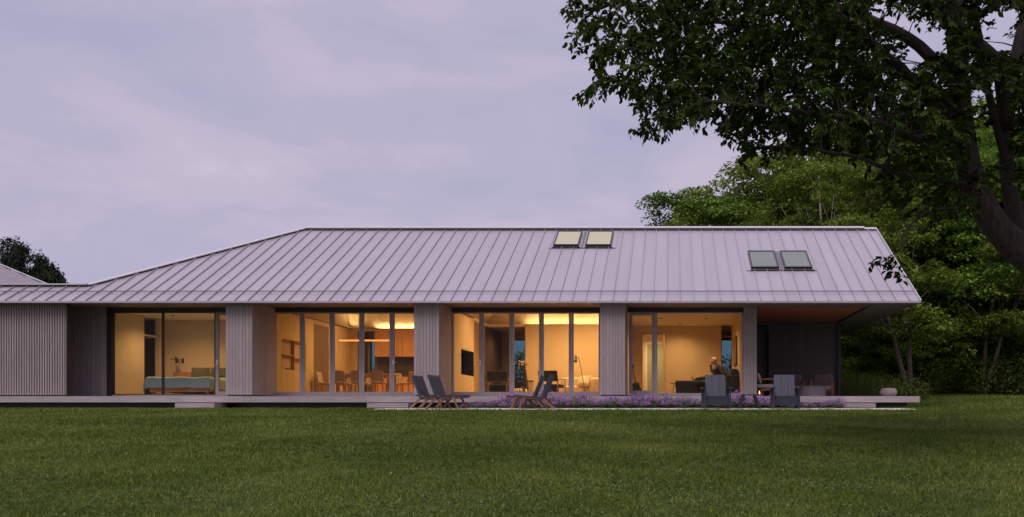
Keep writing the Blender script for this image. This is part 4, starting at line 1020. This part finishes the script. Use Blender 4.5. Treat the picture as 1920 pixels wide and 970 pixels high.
for k, (px, yy, rz, lab) in enumerate(((795,24.95,-8,'charcoal cord lounger facing the flowers, beside the deck step'),(825,24.6,-10,'charcoal cord lounger facing the flowers, in front of the fireplace pier'),
        (1004,24.95,184,'charcoal cord lounger facing the deck step, before the living room side table'),(1021,24.55,180,'charcoal cord lounger facing the deck step, nearest the slate blue chairs'))):
    o = fo if k == 0 else copy_tree(fo)
    x = X(px,yy); place(o, (x,yy,ground(x,yy)+.010), R(rz), label=lab, group=GF)

# pot with plant
pt = thing('round_pot', 'round pinkish clay pot with trailing plant on the deck end', 'pot', (X(1666,29.5),29.5,PD), world=True)
pb = MB(); pb.smooth = True; pb.lathe([(.12,0),(.22,.04),(.275,.13),(.285,.19),(.25,.27),(.19,.31),(.16,.305),(.16,.25)],24,(X(1666,29.5),29.5,PD)); pb.build('pot_body', M['pot'], pt)
# ------------------------------------------------------------------ foliage tools
def leaves(c, dirn, nrm, L, Wd, fold=.12, rich=False):
    """c (n,3) leaf base, dirn unit direction, nrm approx normal, L length, Wd width -> island verts"""
    dirn = dirn/np.linalg.norm(dirn, axis=1)[:,None]
    side = np.cross(dirn, nrm); side /= (np.linalg.norm(side, axis=1)[:,None]+1e-9)
    nn = np.cross(side, dirn)
    L = L[:,None]; Wd = Wd[:,None]
    if not rich:
        co = np.stack([c, c+dirn*L*.45+side*Wd*.5+nn*L*fold, c+dirn*L, c+dirn*L*.45-side*Wd*.5+nn*L*fold], 1)
        return co, [(0,1,2),(0,2,3)]
    co = np.stack([c, c+dirn*L*.25+side*Wd*.40+nn*L*fold*.8, c+dirn*L*.58+side*Wd*.46+nn*L*fold, c+dirn*L*1.0-nn*L*.10, c+dirn*L*.58-side*Wd*.46+nn*L*fold, c+dirn*L*.25-side*Wd*.40+nn*L*fold*.8, c+dirn*L*.45], 1)
    return co, [(0,1,6),(1,2,6),(2,3,6),(3,4,6),(4,5,6),(5,0,6)]
def unit(v): return v/(np.linalg.norm(v, axis=1)[:,None]+1e-9)
def cloud(rg, centers, rad, per, L, W_, flat=.35, droop=.2, upn=1.0):
    """leaf masses: around each centre a flattened puff of leaves"""
    n = len(centers); c = np.repeat(centers, per, 0); r = np.repeat(rad, per)
    th = rg.uniform(0, 6.283, n*per); q = np.sqrt(rg.uniform(0, 1, n*per))
    off = np.stack([np.cos(th)*q, np.sin(th)*q, rg.normal(0, flat, n*per)-.35*q**2], 1)*r[:,None]
    dr = np.stack([np.cos(th), np.sin(th), -droop+rg.normal(0,.35,n*per)], 1)+rg.normal(0,.45,(n*per,3))
    nm = np.stack([rg.normal(0,.5,n*per), rg.normal(0,.5,n*per), np.full(n*per,upn)], 1)
    k = rg.uniform(.7,1.25,n*per)
    tint = np.clip(np.repeat(rg.uniform(0,1,n), per)*.55+rg.uniform(0,.45,n*per), 0, 1)
    return leaves(c+off, unit(dr), unit(nm), L*k, W_*k), tint
def tree_variant(seed, H, rad, low, lobes, puffs, per, L, mat_leaf, mat_bark, trunk_r, lean=(0,0), puff_r=.55, fork=False, every=5, lk=1.0, top=.72):
    rg = np.random.default_rng(seed); rr = random.Random(seed)
    # lobes spread over an uneven ellipsoid
    C = []
    zc = (low+H)/2; hz = (H-low)/2; ph_ = [rr.uniform(0,6.28) for _ in range(4)]
    nc = max(7, lobes//7); K = []
    for i in range(nc):
        u = -1+2*(i+.5)/nc; a_ = i*2.39996+rr.uniform(-.5,.5)
        wob = 1+.22*math.sin(2*a_+ph_[0]+3*u)+.18*math.sin(3*a_+ph_[1]-4*u)
        r2 = math.sqrt(max(0,1-u*u))**.8*rr.uniform(.55,.95)*wob
        K.append((r2*rad*math.cos(a_)+lean[0]*(u+1)/2, r2*rad*math.sin(a_)+lean[1]*(u+1)/2, zc+u*hz*rr.uniform(.70,.98), rr.uniform(.26,.44)*rad))
    for i in range(lobes):
        k = K[i % nc]; a_ = rr.uniform(0,6.283); q = rr.uniform(.25,1)**.5; e_ = rr.uniform(-.35,1)
        s_ = math.sqrt(max(0,1-e_*e_))
        C.append((k[0]+k[3]*q*s_*math.cos(a_), k[1]+k[3]*q*s_*math.sin(a_), k[2]+k[3]*.75*q*e_))
    C = np.array(C); cr_ = np.array([rr.uniform(.13,.25)*rad for _ in C])
    ctr = []; lt = []
    for c, r in zip(C, cr_):
        th = rg.uniform(0,6.283,puffs); q = rg.uniform(0,1,puffs)**.5
        ctr.append(np.stack([c[0]+r*q*np.cos(th), c[1]+r*q*np.sin(th), c[2]+r*(.34*(1-q*q)-.22*q)+rg.normal(0,.05*r,puffs)],1)); lt.append(np.full(puffs, rr.random()))
    ctr = np.concatenate(ctr); lt = np.concatenate(lt); ok = ctr[:,2] > low*.6; ctr = ctr[ok]; lt = lt[ok]
    (co, fc), tint = cloud(rg, ctr, rg.uniform(.6,1.25,len(ctr))*puff_r, per, L, L*.62, .16, .35, 1.7)
    tint = np.clip(.5*np.repeat(lt, per)+.5*tint, 0, 1)
    crown = fastmesh('crown', co, fc, mat_leaf, tint)
    tk = MB(); tk.smooth = True
    bz = H*top; pts = [(0,0,-.3)]; stems = 2 if fork else 1
    allp = []
    for s_ in range(stems):
        dx, dy = (rr.uniform(-.06,.06)+ (s_-.5)*.35*fork, rr.uniform(-.06,.06))
        p = [(dx*k*bz/6*1.0+lean[0]*(k/6)**1.5*.6+.05*math.sin(k*2+seed), dy*k*bz/6+lean[1]*(k/6)**1.5*.6, -.3+(bz+.3)*k/6) for k in range(7)]
        tk.tube(p, [trunk_r*(1.35 if k == 0 else 1-.13*k) for k in range(7)], 9); allp.append(p)
    for i, c in enumerate(C):
        if i % every: continue
        p = allp[i % stems]; k = min(5, max(3, int(6*(c[2]*.62)/bz))); b = Vector(p[k]); c = Vector(c)
        if c.z < b.z*.8: b = Vector(p[3]); c = b.lerp(c,.5)
        m = b.lerp(c,.5)+Vector((0,0,.06*(c-b).length)); tk.tube([b,m,c],[trunk_r*.26*lk,trunk_r*.14*lk,trunk_r*.05*lk],5)
    trunk = tk.mesh('trunk', mat_bark)
    return trunk, crown
def plant_tree(name, label, v, x, d, s, rz, group, sz=None, cat='tree'):
    t = thing(name, label, cat, (x,d,ground(x,d)-.05), group); t.rotation_euler = (0,0,rz); t.scale = (s,s,s*(sz or 1))
    addmesh('trunk', v[0], t); addmesh('crown', v[1], t); return t

VA = tree_variant(11, 15, 4.8, 4.0, 120, 9, 22, .24, M['leaf_lime'], M['bark'], .22, puff_r=.48)
VB = tree_variant(12, 13, 5.0, 1.7, 130, 9, 22, .21, M['leaf_far'], M['bark'], .20, puff_r=.48)
VC = tree_variant(13, 14, 4.6, 2.4, 120, 9, 22, .21, M['leaf_far'], M['barkp'], .17, (.8,-.5), puff_r=.48)
VD = tree_variant(14, 7.8, 3.4, 1.9, 100, 8, 20, .17, M['leaf_far'], M['barkp'], .13, (-2.2,-.6), puff_r=.36, fork=True)
M['barkw'] = mat('pale_pink_bark', (.36,.28,.25), .9, .2, (5,5,1.5), 2.2)
VE = tree_variant(15, 12.5, 3.4, 5.0, 64, 2, 9, .20, M['leaf_lime'], M['barkw'], .17, puff_r=.5, every=2, lk=1.5, top=.97)
VH = tree_variant(19, 5.0, 2.7, .5, 90, 8, 20, .17, M['leaf_far'], M['bark'], .07, puff_r=.36)

GW = 'woodland trees beyond the lawn'; GB = 'lime green trees behind the house ridge'
rt = random.Random(21)
# behind the ridge (tops about 14-16 m above the eye at 52-60 m)
for px, d, top, lab, v in ((1322,56,350,'lime green tree crown ending the row above the ridge',VA),(1372,60,322,'broad lime green tree rising above the ridge',VA),(1425,55,302,'tall lime green tree rising above the lit skylights side of the ridge',VA),
                      (1475,58,285,None,VA),(1640,56,300,None,VA),(1590,62,262,None,VA),(1700,58,270,None,VA),(1790,60,255,None,VA)):
    x = X(px,d); H = (CY-top)*d/FPX+EYE-ground(x,d); s = H/15
    plant_tree('lime_tree', lab or 'lime green tree half hidden behind the overhanging branches', v, x, d, s, rt.uniform(0,6.28), GB)
x = X(1563,44); plant_tree('thin_tree', 'pale stemmed sparse tree rising behind the roof ridge', VE, x, 44, (CY-322)*44/FPX/12.5, 1.0, None)
# wood to the right of the house
wood = [(1600,47,VB,1.0),(1660,45,VC,.9),(1735,44,VB,.95),(1800,46,VC,1.0),(1865,43,VB,.95),(1930,45,VB,1.05),(2010,44,VC,1.0),
        (1630,52,VC,1.15),(1700,52,VB,1.15),(1775,53,VB,1.2),(1850,52,VC,1.2),(1925,53,VB,1.2),(2010,54,VC,1.1),(1560,50,VB,.95)]
for k, (px, d, v, s) in enumerate(wood):
    plant_tree('woodland_tree', 'leafy dark green woodland tree at the lawn edge' if d < 48 else 'tall woodland tree standing behind the lawn edge trees', v, X(px,d), d, s, rt.uniform(0,6.28), GW if d < 48 else 'woodland trees further back')
plant_tree('leaning_tree', 'small tree with two leaning pale trunks behind the clay pot', VD, X(1706,37.5), 37.5, 1.0, .1, None)
plant_tree('leaning_tree', 'small leaning tree at the lawn edge away from the house', VD, X(1843,40), 40, .95, 2.3, None)
plant_tree('thin_tree', 'slim pale trunk tree right behind the porch corner post', VC, X(1581,43), 43, .85, 2.0, None)
for px, d, s, lab in ((1606,41.5,.85,'bushy young tree behind the porch corner post'),(1642,42.5,.95,'bushy young tree rising behind the clay pot'),(1748,42,1.0,'bushy young tree next to the leaning pale trunks'),(1795,43.5,1.1,'bushy young tree between the two leaning trees'),(1885,42,.95,'bushy young tree past the far leaning tree'),(1935,41,1.0,'bushy young tree at the end of the lawn edge')):
    plant_tree('young_tree', lab, VH, X(px,d), d, s, rt.uniform(0,6.28), None)
# trees far left
def conifer(seed, H):
    rg = np.random.default_rng(seed); ctr = []; rr = random.Random(seed)
    for k in range(34):
        z = H*(.12+.86*k/34); r = (1-k/35)*H*.16+.2
        for j in range(int(5+r*4)):
            a_ = rr.uniform(0,6.28); q = rr.uniform(.3,1); ctr.append((r*q*math.cos(a_), r*q*math.sin(a_), z-.25*r*q+rr.uniform(-.15,.15)))
    ctr = np.array(ctr); (co, fc), ti = cloud(rg, ctr, np.full(len(ctr),.5), 30, .30, .09, .3, .3)
    tk = MB(); tk.tube([(0,0,-.3),(0,0,H*.5),(0,0,H*.98)],[.2,.12,.02],7)
    return tk.mesh('trunk', M['bark']), fastmesh('crown', co, fc, M['leaf_conifer'], ti)
VF = conifer(31, 14)
VG = tree_variant(17, 12, 4.4, 2.5, 110, 10, 26, .42, M['leaf_conifer'], M['bark'], .2, puff_r=1.0)
d = 66; x = X(14,d); plant_tree('conifer_tree', 'dark pointed conifer behind the far wing roof', VF, x, d, ((CY-436)*d/FPX+EYE-ground(x,d))/14, .4, None)
x = X(-40,d); plant_tree('conifer_tree', 'dark conifer standing left of the pointed one', VF, x, d, ((CY-430)*d/FPX)/14, 2.4, None)
d = 64; x = X(56,d); plant_tree('dark_tree', 'dark rounded tree between the conifer and the link roof', VG, x, d, ((CY-458)*d/FPX+EYE-ground(x,d))/12*.40, .9, None, 2.5)
x = X(92,70); plant_tree('dark_tree', 'small dark tree just above the low link roof', VG, x, 70, ((CY-492)*70/FPX)/12*.42, 2.2, None, 2.38)

# shrubs under the wood and behind the house
def shrub_variant(seed, H, rad, nl, m, L=.11):
    rg = np.random.default_rng(seed); n = nl
    th = rg.uniform(0,6.28,n); q = np.sqrt(rg.uniform(0,1,n)); z = rg.uniform(.08,1,n)*H*(1-.55*q**2)
    (co, fc), ti = cloud(rg, np.stack([q*rad*np.cos(th), q*rad*np.sin(th), z],1), np.full(n,.17), 14, L, L*.55, .5, .1)
    tk = MB()
    for k in range(9):
        a_ = k*.7; tk.tube([(0,0,-.1),(rad*.3*math.cos(a_),rad*.3*math.sin(a_),H*.35),(rad*.6*math.cos(a_),rad*.6*math.sin(a_),H*.7)],[.02,.015,.006],4)
    return tk.mesh('stems', M['bark']), fastmesh('foliage', co, fc, m, ti)
S1 = shrub_variant(41, 1.8, 1.3, 300, M['shrub']); S2 = shrub_variant(42, 1.1, 1.0, 220, M['shrub'], .09); S3 = shrub_variant(43, 2.8, 1.9, 420, M['leaf_far'], .15)
def shrub(v, x, d, s, lab, grp): 
    t = thing('shrub', lab, 'shrub', (x,d,ground(x,d)-.03), grp); t.rotation_euler = (0,0,rt.uniform(0,6.28)); t.scale = (s,)*3
    addmesh('stems', v[0], t); addmesh('foliage', v[1], t)
for k in range(16):
    px = 1590+k*26+rt.uniform(-8,8); d = rt.uniform(40,43)
    if px < 1690: d += 2
    shrub(rt.choice((S1,S1,S3)), X(px,d), d, rt.uniform(.55,1.25), 'dark leafy undergrowth shrub at the foot of the woodland trees', 'undergrowth shrubs at the wood edge')
for k in range(12):
    px = 1575+k*34; d = rt.uniform(46,49); shrub(S3, X(px,d), d, rt.uniform(1.1,1.5), 'tall undergrowth shrub deep between the woodland trunks', 'undergrowth shrubs deep in the wood')
for px, d, s, lab in ((1600,36.5,1.3,'loose green shrub next to the porch corner post'),(1628,36.2,1.23,'loose green shrub between the corner post and the clay pot'),(1648,35.8,1.16,'low green shrub right behind the clay pot'),(1690,35.6,1.09,'low green shrub at the foot of the leaning pale trunks')):
    shrub(S2, X(px,d), d, s, lab, None)
for x, d, s, lab in ((-7.0,40.5,1.3,'dark shrub seen through the tall rear window of the living room'),(-12.6,40.4,1.1,'dark shrub seen through the kitchen corridor window'),(2.3,40.6,1.2,'dark shrub seen through the den opening')):
    shrub(S3, x, d, s*.75, lab, None)

# tall flowering stems behind the deck
def tuft(seed, H, n, spread, m, L=.16, w=.02, flower=None):
    rg = np.random.default_rng(seed); 
    x, y = rg.normal(0,spread,n), rg.normal(0,spread,n); a_ = rg.uniform(0,6.28,n); h = H*rg.uniform(.5,1.1,n); l = h*rg.uniform(.15,.85,n)
    co = np.stack([np.stack([x-np.cos(a_)*w/2,y-np.sin(a_)*w/2,np.zeros(n)],1), np.stack([x+np.cos(a_)*w/2,y+np.sin(a_)*w/2,np.zeros(n)],1), np.stack([x+np.sin(a_)*l,y-np.cos(a_)*l,h],1)],1)
    return fastmesh('blades', co, [(0,1,2)], m, rg.uniform(0,1,n))
T1 = tuft(51, .95, 420, .22, M['shrub'])
for k, (px, d) in enumerate(((1584,35.4),(1597,35.2),(1612,35.5),(1626,35.1),(1640,35.3))):
    o = addmesh('tall_grass_clump', T1); o.location = (X(px,d),d,ground(X(px,d),d)); o.rotation_euler = (0,0,k); o.scale = (1.3,1.3,1.35+.12*(k % 3)); tag(o, 'tall wispy grass clump behind the deck beside the porch post', 'grass clump', 'tall grass clumps behind the deck')
# plant in the pot
rg = np.random.default_rng(61); n = 34; th = rg.uniform(-.6,2.6,n); q = rg.uniform(.05,.46,n)
(co, fc), ti = cloud(rg, np.stack([q*np.cos(th)+.06, q*np.sin(th)+.05, .36+.10*(1-(q/.42)**2)-.10*(q/.42)],1), np.full(n,.07), 8, .085, .05, .5, .4)
o = addmesh('plant', fastmesh('plant', co, fc, M['shrub'], ti), pt)

# ------------------------------------------------------------------ lavender coloured flower bed
def catmint(seed, few=False):
    rg = np.random.default_rng(seed); n = 46
    th = rg.uniform(0,6.28,n); q = np.sqrt(rg.uniform(0,1,n))*.26; h = rg.uniform(.30,.50,n)*(1-.45*(q/.26)**2)
    tip = np.stack([q*1.6*np.cos(th), q*1.6*np.sin(th), h],1)
    st = np.repeat(tip, 16, 0); k = np.tile(np.linspace(.08,.75,16), n)[:,None]
    c = st*k*np.array([1,1,1])+rg.normal(0,.02,(n*16,3)); dr = unit(rg.normal(0,1,(n*16,3))+np.array([0,0,.3]))
    co, fc = leaves(c, dr, unit(rg.normal(0,1,(n*16,3))), rg.uniform(.035,.06,n*16), rg.uniform(.018,.03,n*16))
    fol = fastmesh('foliage', co, fc, M['catleaf'], rg.uniform(0,1,n*16))
    m = 5 if few else 15; st = np.repeat(tip, m, 0); k = np.tile(np.linspace(.62,1.04,m), n)[:,None]
    c = st*k+rg.normal(0,.012,(n*m,3)); dr = unit(rg.normal(0,1,(n*m,3)))
    co, fc = leaves(c, dr, unit(rg.normal(0,1,(n*m,3))), rg.uniform(.022,.036,n*m), rg.uniform(.018,.028,n*m))
    return fol, fastmesh('blossoms', co, fc, M['petal'], rg.uniform(0,1,n*m))
CV = [catmint(71), catmint(72), catmint(74, True), catmint(73), catmint(75, True)]
k = 0
for row, (y, s0) in enumerate(((26.12,.80),(26.48,1.0),(26.8,1.12))):
    x = FB0+.15+row*.1
    while x < FB1-.05:
        t = thing('catmint_plant', 'mound of lavender purple catmint blooms in the bed before the deck', 'flowers', (x+rt.uniform(-.06,.06),y+rt.uniform(-.08,.08),ground(x,y)+.03), 'catmint plants in the flower bed')
        sc = s0*rt.uniform(.55,1.12)*(.72 if x < FB0+1.0 or x > FB1-1.6 else 1); t.scale = (sc*1.1,sc*1.1,sc); t.rotation_euler = (0,0,rt.uniform(0,6.28))
        v = CV[(k*7+row*3+k//5) % 5]; addmesh('foliage', v[0], t); addmesh('blossoms', v[1], t); k += 1
        x += .38*rt.uniform(.8,1.35)
# fallen pale leaves on the lawn
M['dryleaf'] = mat('dry_leaf', (.20,.17,.10), .8, .2)
lm = MB(); lm.add([(0,0,.03),(.03,.02,.045),(.075,0,.035),(.03,-.02,.045)],[(0,1,2),(0,2,3)]); lm = lm.mesh('fallen_leaf', M['dryleaf'])
for px, py in ((734,896),(896,905),(801,941),(925,872),(1255,850),(1420,876),(330,860)):
    d = None
    for q in np.arange(6,24,.02):
        if CY+(EYE-ground(X(px,q),q))*FPX/q < py: d = q; break
    if d: 
        o = addmesh('fallen_leaf', lm); o.location = (X(px,d),d,ground(X(px,d),d)+.012); o.rotation_euler = (0,0,rt.uniform(0,6.28)); tag(o, 'small pale fallen leaf lying in the mown grass', 'leaf', 'fallen leaves on the lawn')

# ------------------------------------------------------------------ the big maple overhead
from mathutils import noise as mnoise
def P3(px, py, d): return Vector((X(px,d), d, Zp(py,d)))
maple = thing('maple_tree', 'large dark tree with leaning trunk and branches overhanging the lawn', 'tree', (X(2125,13.6),13.6,ground(X(2125,13.6),13.6)), world=True)
def smooth_path(pts, n=5):
    out = []
    P = [pts[0]]+pts+[pts[-1]]
    for i in range(1, len(P)-2):
        for k in range(n):
            t = k/n; a_, b_, c_, d_ = P[i-1], P[i], P[i+1], P[i+2]
            out.append(.5*((2*b_)+(c_-a_)*t+(2*a_-5*b_+4*c_-d_)*t*t+(3*b_-a_-3*c_+d_)*t**3))
    out.append(pts[-1]); return out
limbs = []
def limb(pp, r0, r1, mb, n=10, wob=.0, sub=5):
    p = smooth_path([P3(*q) for q in pp], sub); m = len(p); rl = random.Random(len(limbs))
    p = [q+Vector((rl.uniform(-1,1),rl.uniform(-1,1),rl.uniform(-1,1)))*wob for q in p]
    rad = [r0+(r1-r0)*(i/(m-1))**.8 for i in range(m)]
    b0 = len(mb.v); mb.tube(p, rad, n)
    if sub > 5:
        for i in range(m):
            for k in range(n):
                v = Vector(mb.v[b0+i*n+k]); q = (v-p[i])
                f = mnoise.noise(Vector((math.cos(6.283*k/n)*5, math.sin(6.283*k/n)*5, i*.16)))*.055+mnoise.noise(Vector((math.cos(6.283*k/n)*1.6, math.sin(6.283*k/n)*1.6, i*.05+9)))*.09
                mb.v[b0+i*n+k] = tuple(p[i]+q*(1+f))
    limbs.append((p, rad)); return p
tk = MB(); tk.smooth = True
gz = 13.6; base_py = CY+(EYE-ground(X(2125,gz),gz))*FPX/gz
limb([(2130,base_py+20,13.6),(2110,760,13.6),(2045,610,13.6),(1945,500,13.6),(1868,425,13.6),(1825,340,13.6),(1806,240,13.6),(1795,110,13.5),(1785,-60,13.4),(1770,-250,13.2)],.33,.10, tk, 44, .004, 16)
tk2 = MB(); tk2.smooth = True
limb([(1930,490,13.65),(1900,400,13.8),(1888,300,13.9),(1890,210,13.9),(1905,110,14),(1930,0,14.1),(1950,-150,14.3)],.13,.09, tk2, 10, .01)
limb([(1888,240,13.9),(1875,130,13.6),(1815,70,13.2),(1752,15,12.8),(1690,-60,12.2)],.15,.08, tk2, 9, .01)
limb([(1800,235,13.6),(1745,190,13.2),(1700,140,12.9),(1640,85,12.5),(1590,40,12.2),(1500,-20,11.6)],.11,.04, tk2, 8, .012)
limb([(1805,210,13.6),(1720,150,14.2),(1610,118,14.6),(1500,88,14.8),(1400,50,14.9),(1300,35,15),(1180,10,15.1)],.10,.02, tk2, 8, .012)
limb([(1798,160,13.6),(1700,70,13.9),(1560,10,14.0),(1400,-30,13.8),(1240,-20,13.6),(1110,20,13.4)],.11,.02, tk2, 8, .012)
limb([(1815,300,13.6),(1740,270,12.6),(1640,230,11.9),(1530,215,11.4),(1420,200,11.2),(1320,190,11.2)],.08,.015, tk2, 7, .012)
limb([(1830,350,13.6),(1770,340,13.0),(1700,330,12.4),(1620,300,12.0),(1520,280,11.8),(1430,275,11.7)],.06,.012, tk2, 7, .012)
limb([(1840,370,13.6),(1790,390,12.8),(1735,400,12.2),(1700,430,11.7),(1685,470,11.4)],.045,.01, tk2, 6, .01)
limb([(1890,330,13.9),(1850,160,13.6),(1835,60,13.4),(1800,-90,13)],.07,.04, tk2, 7, .01)
limb([(1890,200,13.9),(1960,120,13),(2080,60,12),(2260,0,11.2)],.12,.04, tk2, 7, .01)
limb([(1900,420,13.8),(2010,300,14.5),(2150,200,15.3),(2300,120,16)],.12,.04, tk2, 7, .01)
limb([(1785,-60,13.4),(1650,-160,12),(1450,-260,10.8)],.09,.03, tk2, 7, .01)
limb([(1785,-60,13.4),(1640,-120,15),(1450,-160,16.6),(1300,-120,17.5)],.09,.03, tk2, 7, .01)
tk.build('trunk', M['barkt'], maple); 
import bisect
poly = [(1070,-140),(1062,10),(1090,40),(1072,88),(1110,105),(1120,130),(1100,180),(1150,150),(1195,185),(1205,238),(1250,235),(1285,215),(1330,232),(1372,240),(1385,250),(1402,290),(1445,292),(1500,268),(1570,268),(1630,290),(1660,345),(1700,385),(1740,410),(1790,400),(1830,380),(1860,340),(1960,370),(2200,420),(2500,400),(2600,-140)]
def inpoly(x, y):
    c = False; j = len(poly)-1
    for i in range(len(poly)):
        (xi_, yi_), (xj, yj) = poly[i], poly[j]
        if (yi_ > y) != (yj > y) and x < (xj-xi_)*(y-yi_)/(yj-yi_)+xi_: c = not c
        j = i
    return c
gaps = [(1855,215,42,70),(1735,70,40,45),(1690,45,30,40),(1845,290,38,60),(1860,60,30,45),(1700,110,26,26),(1650,20,30,20),(1440,255,40,16),(1330,225,25,14),(1150,120,26,16),(1900,60,40,50)]
rm = random.Random(77)
twig_o, leaf_c, leaf_d, leaf_n, leaf_t = [], [], [], [], []
# nodes of the limbs for connecting sprays
nodes = [(p_, r_) for p, rad in limbs for p_, r_ in zip(p, rad) if r_ < .14]
npos = np.array([tuple(n_[0]) for n_ in nodes])
def spray(root, direction, length, nl, tint):
    """a drooping twig with alternate leaves"""
    side = direction.cross(Vector((0,0,1))).normalized()
    pts = []
    for k in range(nl):
        t = (k+.6)/nl; p = root+direction*length*t+Vector((0,0,-.22*length*t*t)); pts.append(p)
        s_ = 1 if k % 2 else -1
        dv = direction*.55+side*s_*rm.uniform(.3,1.0)+Vector((0,0,rm.uniform(-.8,.1)))+Vector((rm.uniform(-.3,.3),rm.uniform(-.3,.3),rm.uniform(-.2,.2)))
        leaf_c.append(tuple(p)); leaf_d.append(tuple(dv)); leaf_n.append((rm.gauss(0,.45),rm.gauss(0,.45),1)); leaf_t.append(min(1,max(0,tint+rm.uniform(-.25,.25))))
    return pts
tw = MB()
cnt = 0; tries = 0
while cnt < 5600 and tries < 60000:
    tries += 1
    px = rm.uniform(1050,2500); py = rm.uniform(-140,480); d = rm.gauss(13.3,1.9)
    if not 9.6 < d < 18: continue
    if px > 1960 and rm.random() < .6: continue
    if not inpoly(px, py): continue
    if any(((px-gx_)/rx)**2+((py-gy)/ry)**2 < 1 and rm.random() < .93 for gx_, gy, rx, ry in gaps): continue
    if px < 1250 and rm.random() < .35: continue
    if py > 280 and px > 1560 and rm.random() < .5: continue
    if px < 1420 and py < 60 and rm.random() < .2: continue
    p = P3(px, py, d)
    j = int(np.argmin(((npos-np.array(tuple(p)))**2).sum(1))); q = nodes[j][0]
    dv = (p-q); 
    if dv.length > 2.6 and rm.random() < .5: continue
    dv = dv.normalized() if dv.length > .05 else Vector((rm.uniform(-1,1),rm.uniform(-1,1),0))
    dv = (dv+Vector((rm.uniform(-.8,.3),rm.uniform(-.7,.7),rm.uniform(-.55,.15)))).normalized()
    L_ = rm.uniform(.16,.34); root = p-dv*L_*.4
    pts = spray(root, dv, L_, rm.randint(8,13), rm.uniform(0,1)**1.3)
    tw.tube([root]+pts[2::4]+[pts[-1]], .004, 3)
    if rm.random() < .5 and (q-root).length < .55:
        m_ = q.lerp(root,.5)+Vector((rm.uniform(-.1,.1),rm.uniform(-.1,.1),rm.uniform(0,.12))); tw.tube([q,m_,root],[.014,.009,.005],4)
    cnt += 1
# the sprig that hangs in front of the roof end
for px, py in ((1672,474),(1660,482),(1650,488),(1640,492),(1667,488),(1678,487),(1684,500),(1688,515),(1682,508),(1655,486),(1675,480),(1690,505)):
    p = P3(px, py, 11.5); spray(p, Vector((rm.uniform(-1,.2),rm.uniform(-.4,.4),rm.uniform(-.6,0))).normalized(), .16, 5, .2)
tw.tube([P3(1700,455,11.6),P3(1680,476,11.5),P3(1640,492,11.5)],[.008,.006,.003],5); tw.tube([P3(1685,480,11.5),P3(1690,512,11.5)],.003,4)
tk2.build('limbs', M['bark'], maple)
o = tw.build('twigs', M['bark'], maple); o['kind'] = 'stuff'
c = np.array(leaf_c)-np.array(tuple(rootloc(maple))); n = len(c)
dd = unit(np.array(leaf_d)); nn = unit(np.array(leaf_n)); rg = np.random.default_rng(9)
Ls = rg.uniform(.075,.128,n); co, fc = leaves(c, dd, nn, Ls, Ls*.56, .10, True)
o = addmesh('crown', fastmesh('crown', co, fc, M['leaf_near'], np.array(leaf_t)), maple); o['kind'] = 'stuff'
# the leaves that hang clear at the branch tips are pieces of their own
one = MB(); l1, f1 = leaves(np.zeros((1,3)), np.array([[0,0,-1.]]), np.array([[0,-1.,0]]), np.array([.095]), np.array([.054]), .10, True)
one.add(l1[0], f1); one = one.mesh('leaf', M['leaf_near'])
at = one.attributes.new('tint','FLOAT','POINT'); at.data.foreach_set('value', np.full(len(one.vertices), .35, dtype=np.float32))
tips = [(1066,88),(1078,90),(1087,186),(1094,190),(1108,176),(1192,247),(1198,243),(1186,250),(1228,255),(1236,258),(1242,252),(1302,240),(1316,243),(1344,238),(1362,270),(1372,266),(1388,272),(1394,304),(1404,312),(1398,290),(1060,16),(1070,24),(1098,60),(1120,150),(1212,226),(1266,232)]
for px, py in tips:
    for k in range(5):
        d = 12.8+rm.uniform(-.3,.3); p = P3(px+rm.uniform(-9,9), py+rm.uniform(-10,5), d)
        o = addmesh('leaf', one, maple); o.location = p-rootloc(maple); o.rotation_euler = (rm.uniform(-.7,.7),rm.uniform(-.7,.7),rm.uniform(0,6.28)); s_ = rm.uniform(.8,1.15); o.scale = (s_,)*3

# tidy helper properties
for o in bpy.data.objects:
    if '_org' in o: del o['_org']
